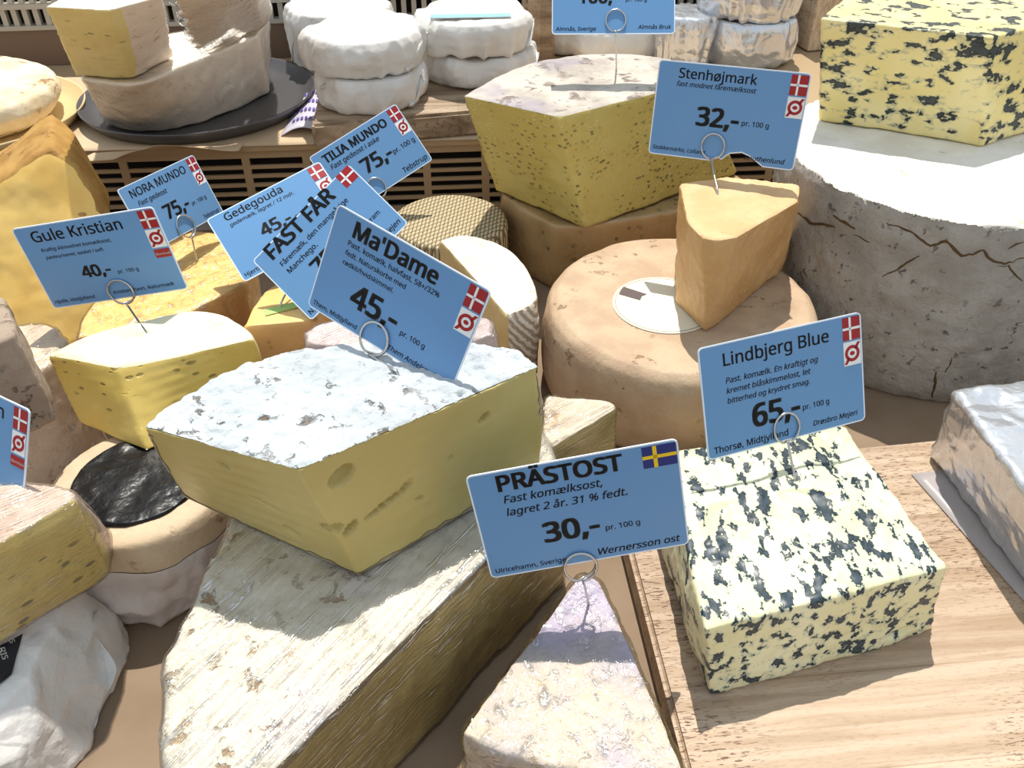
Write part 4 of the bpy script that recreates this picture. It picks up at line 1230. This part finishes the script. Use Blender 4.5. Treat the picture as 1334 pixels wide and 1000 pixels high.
# printed wrapper strip curling beside the board
M['strip'] = paper('lilac_wrapper', S(226, 220, 236), .3, .1, .0006)
s0, s1 = P(366, 178, SZ), P(412, 108, SZ)
def curl(p, u, v):
    q = p.copy(); q[2] += .009 * math.sin(math.pi * u) ; return q
st = sheet('plastic_wrapper', [s0, s0 + (.044, .006, 0), s1 + (.03, .0, 0), s1 + (-.012, 0, 0)], 12, 16, .0006, 60, M['strip'], .0003, fn=curl, zmin=SZ + .0006)
st['label'] = 'curled lilac white plastic wrapper left of the weathered board'; st['category'] = 'wrapper'
M['purple'] = plain('purple_print', S(96, 80, 170), .5)
pv, pf = [], []
for r_ in range(5):
    v = .12 + r_ * .16
    for i in range(6):
        u0_, u1_ = .2 + i * .1, .2 + i * .1 + .06
        b = len(pv)
        for uu, vv in ((u0_, v), (u1_, v), (u1_, v + .05), (u0_, v + .05)):
            p = (s0 * (1 - uu) + (s0 + (.044, .006, 0)) * uu) * (1 - vv) + ((s1 + (-.012, 0, 0)) * (1 - uu) + (s1 + (.03, 0, 0)) * uu) * vv
            p = curl(p, uu, vv); p[2] += .0016; pv.append(p)
        pf.append((b, b + 1, b + 2, b + 3))
o = mesh_obj('wrapper_print', pv, pf, M['purple'], None, smooth=False); o.parent = st

# white wheel behind the high price sign, foil wheels, boxes
c, r = wheel_at(712, 886, 84, SZ)
c[1] = max(c[1], shelf_y(c[0]) + r + .03)
paper_wheel(c, r, SZ, .040, 9, 'lower flat white paper wrapped wheel behind the high price sign', g_, tuck=False)
paper_wheel(c + (0, .01, 0), r * .93, SZ + .0405, .04, 10, 'upper flat white paper wrapped wheel behind the high price sign', g_, tuck=False)
gf = 'foil wrapped wheels on the back shelf'
c, r = wheel_at(922, 1042, 95, SZ)
c[1] = max(c[1], shelf_y(c[0]) + r + .006)
paper_wheel(c, r, SZ, .055, 11, 'lower foil wrapped wheel of the pair beside the yellow blue cheese', gf, False, M['foil'], 'foil_cheese', .8)
paper_wheel(c + (-.004, .004, 0), r * 1.02, SZ + .0555, .055, 12, 'upper foil wrapped wheel of the pair beside the yellow blue cheese', gf, False, M['foil'], 'foil_cheese', 1.2)
paper_wheel(np.array([.212, 1.12, 0]), .036, SZ, .06, 13, 'small crumpled foil wheel behind the high price sign', gf, False, M['foil'], 'foil_cheese', 1.2)

# far end of the shelf: wooden crate side and pale paper
M['crate'] = wood('raw_crate_wood', S(206, 184, 156), S(180, 156, 128), S(130, 104, 80), 1.3, .5)
crt = thing('wooden_crate', (.42, 1.06, SZ), 'raw wooden crate end between the foil wheels and the yellow blue cheese', 'crate')
mc = Matrix.Translation((c[0] + .115, c[1] + .03, SZ)) @ Matrix.Rotation(.25, 4, 'Z')
bm_obj('end_panel', box_bm(-.03, .16, 0, .012, 0, .09, .001, None, mc), M['crate'], crt)
bm_obj('side_panel', box_bm(-.03, -.018, .012, .12, 0, .09, .001, None, mc), M['crate'], crt)
bm_obj('bottom_panel', box_bm(-.018, .16, .012, .12, 0, .008, 0, None, mc), M['crate'], crt)
ppw = c + (.14, .10, 0)
paper_wheel(np.array([ppw[0], ppw[1] + .02, 0]), .05, SZ + .009, .13, 14, 'pale lilac paper bundle standing in the wooden crate', None, False, M['strip'], 'paper_bundle', 1.3)
bpy.data.objects['paper_bundle']['category'] = 'bundle'

# ------------------------------------------------------------------ the price signs
def tx(t, title, desc, price, unit, left, right):
    L_ = [('title_text',) + title + ('LEFT',)]
    for d_ in desc: L_.append(('description_text',) + d_ + ('LEFT',))
    for n_, q in (('price_text', price), ('unit_text', unit), ('origin_text', left), ('maker_text', right)):
        if q: L_.append((n_,) + q + ('LEFT',))
    return L_
# each entry: text, left edge, baseline from the top, width (shares of the card), style
sign((.0345, .3126, .1246), (-.155, -.1807, .0599), .1046, P(767, 786, .0555), 'blue price sign with a Swedish flag, price 30, in the front wedge',
     tx(0, ('PRÄSTOST', .135, .185, .60, 'b'), [('Fast komælksost,', .15, .30, .475, 'i'), ('lagret 2 år. 31 % fedt.', .15, .42, .585, 'i')], ('30,-', .30, .735, .28, 'b'), ('pr. 100 g', .605, .72, .17, ''), ('Ulricehamn, Sverige', .03, .955, .355, ''), ('Wernersson ost', .55, .95, .41, 'i')), 'sweden', ring=(-.08, -.03))
sign((.1601, .4097, .1287), (-.4097, -.089, .3161), .1074, P(1036, 626, .079), 'blue price sign priced 65 in the square blue veined cheese',
     tx(0, ('Lindbjerg Blue', .14, .20, .65, ''), [('Past. komælk. En kraftigt og', .145, .355, .57, 'i'), ('kremet blåskimmelost, let', .145, .445, .52, 'i'), ('bitterhed og krydret smag.', .145, .535, .51, 'i')], ('65,-', .285, .80, .30, 'b'), ('pr. 100 g', .60, .76, .17, ''), ('Thorsø, Midtjylland', .04, .955, .46, ''), ('Drøsbro Mejeri', .66, .93, .29, 'i')), 'organic', ring=(-.02, .12))
sign((.1582, .6375, .2036), (-.203, .0205, -.331), .1086, P(936, 256, .158), 'blue price sign with broken lower edge, priced 32, in the amber wedge',
     tx(0, ('Stenhøjmark', .145, .165, .52, ''), [('fast modnet fåremælksost', .14, .25, .53, 'i')], ('32,-', .30, .635, .29, 'b'), ('pr. 100 g', .61, .59, .18, ''), ('Stokkemarke, Lolland', .026, .94, .37, 'i'), ('Knuthenlund', .665, .945, .27, 'i')), 'organic', notch=True, ring=(-.09, .16))
sign((-.0598, .3835, .2058), (-.2609, .3212, -.4991), .0947, P(522, 488, .174), 'large tilted blue price sign priced 45 in the white rind quarter wheel',
     tx(0, ("Ma'Dame", .14, .20, .56, 'b'), [('Past. komælk, halvfast, 58+/32%', .13, .287, .61, ''), ('fedt. Naturskorbe med', .13, .375, .41, ''), ('rødkit/hvidskimmel.', .135, .463, .345, '')], ('45,-', .245, .77, .32, 'b'), ('pr. 100 g', .60, .77, .165, ''), ('Them, Midtjylland', .03, .955, .31, ''), ('Them Andelsmejeri', .56, .955, .37, 'i')), 'organic', ring=(-.05, .07))
sign((-.1342, .5799, .1297), (-.7154, -.773, .2351), .1009, P(440, 412, .085), 'light blue tilted sign with only a Danish flag, behind the large tilted sign',
     tx(0, ('FAST FÅR', .11, .17, .66, 'b'), [('Fåremælk, den mangeårige', .13, .31, .68, ''), ('Manchego.', .13, .43, .29, '')], ('75,-', .27, .70, .29, 'b'), ('pr. 100 gram', .62, .68, .29, ''), ('N. Nissum', .03, .95, .24, ''), ('Mejeriejen', .70, .93, .27, 'i')), 'denmark', ring=(0, .1))
sign((-.1799, .6278, .1225), (-.9483, -.511, .3261), .1003, P(362, 402, .086), 'greyish blue sign about goat gouda priced 45, left of the light blue sign',
     tx(0, ('Gedegouda', .125, .15, .50, ''), [('gedemælk, lagret / 12 mdr.', .13, .25, .56, 'i')], ('45,-', .305, .58, .26, 'b'), ('pr. 100 g', .60, .56, .18, ''), ('Hjerting', .03, .95, .18, ''), ('Knuthenlund', .68, .95, .28, 'i')), 'organic', ring=(.1, .1))
sign((-.276, .66, .1225), (-.422, -.2101, 1.1018), .0828, P(256, 338, .076), 'pale blue goat cheese sign priced 75, behind the yellow cheese sign',
     tx(0, ('NORA MUNDO', .10, .20, .72, ''), [('Fast gedeost', .13, .34, .37, 'i')], ('75,-', .34, .70, .32, 'b'), ('pr. 100 g', .69, .68, .2, ''), ('Tjele', .03, .95, .12, ''), ('Tebstrup', .74, .95, .22, 'i')), 'organic', ring=(-.03, .09))
sign((-.1278, .7636, .114), (-.5533, -.4964, .4707), .0954, P(505, 262, .060), 'blue ash goat cheese sign priced 75 in front of the weathered board',
     tx(0, ('TILIA MUNDO', .10, .21, .72, 'b'), [('Fast gedeost i aske', .12, .33, .55, 'i')], ('75,-', .37, .65, .33, 'b'), ('pr. 100 g', .71, .62, .25, ''), ('Fyn', .03, .95, .1, ''), ('Tebstrup', .69, .94, .28, 'i')), 'organic', ring=(-.2, .1))
sign((-.2749, .5196, .15), (-.0307, -.1614, .0085), .0976, P(196, 441, .118), 'dark blue price sign priced 40 in the bright yellow cheese',
     tx(0, ('Gule Kristian', .105, .19, .64, ''), [('Kraftig kitmodnet komælksost,', .125, .31, .50, 'i'), ('pasteuriseret, vasket i saft.', .13, .40, .42, 'i')], ('40,-', .32, .68, .21, 'b'), ('pr. 100 g', .57, .69, .15, ''), ('Hjelle, Vestjylland', .03, .94, .30, 'i'), ('Kristianshavn, Naturmælk', .47, .93, .45, 'i')), 'organic', box=True, ring=(.046, .09))
sign((.0872, .8062, .2439), (-.6533, -.004, -.0243), .1056, P(803, 90, .175), 'blue price sign cut by the top frame edge in the tall mustard cheese',
     tx(0, ('Wrånge', .14, .19, .4, 'b'), [('Fast komælksost', .15, .31, .4, 'i')], ('100,-', .22, .60, .32, 'b'), ('pr. 100 g', .60, .58, .17, ''), ('Almnås, Sverige', .03, .955, .33, 'i'), ('Almnås Bruk', .70, .935, .27, 'i')), 'sweden', ring=(.03, .17))
sign((-.2874, .3527, .1419), (-.4148, .1345, -.4795), .0914, P(-45, 690, .128), 'blue price sign cut by the left frame edge in the film wrapped golden wedge',
     tx(0, ('Havgus Kærn', .14, .19, .66, ''), [('Kraftig kitmodnet komælk', .13, .32, .62, 'i')], ('42,-', .3, .68, .25, 'b'), ('pr. 100 g', .60, .66, .17, ''), ('Bornholm', .03, .95, .2, 'i'), ('Naturmælk', .72, .93, .25, 'i')), 'organic', box=True, ring=(-.1, .1))
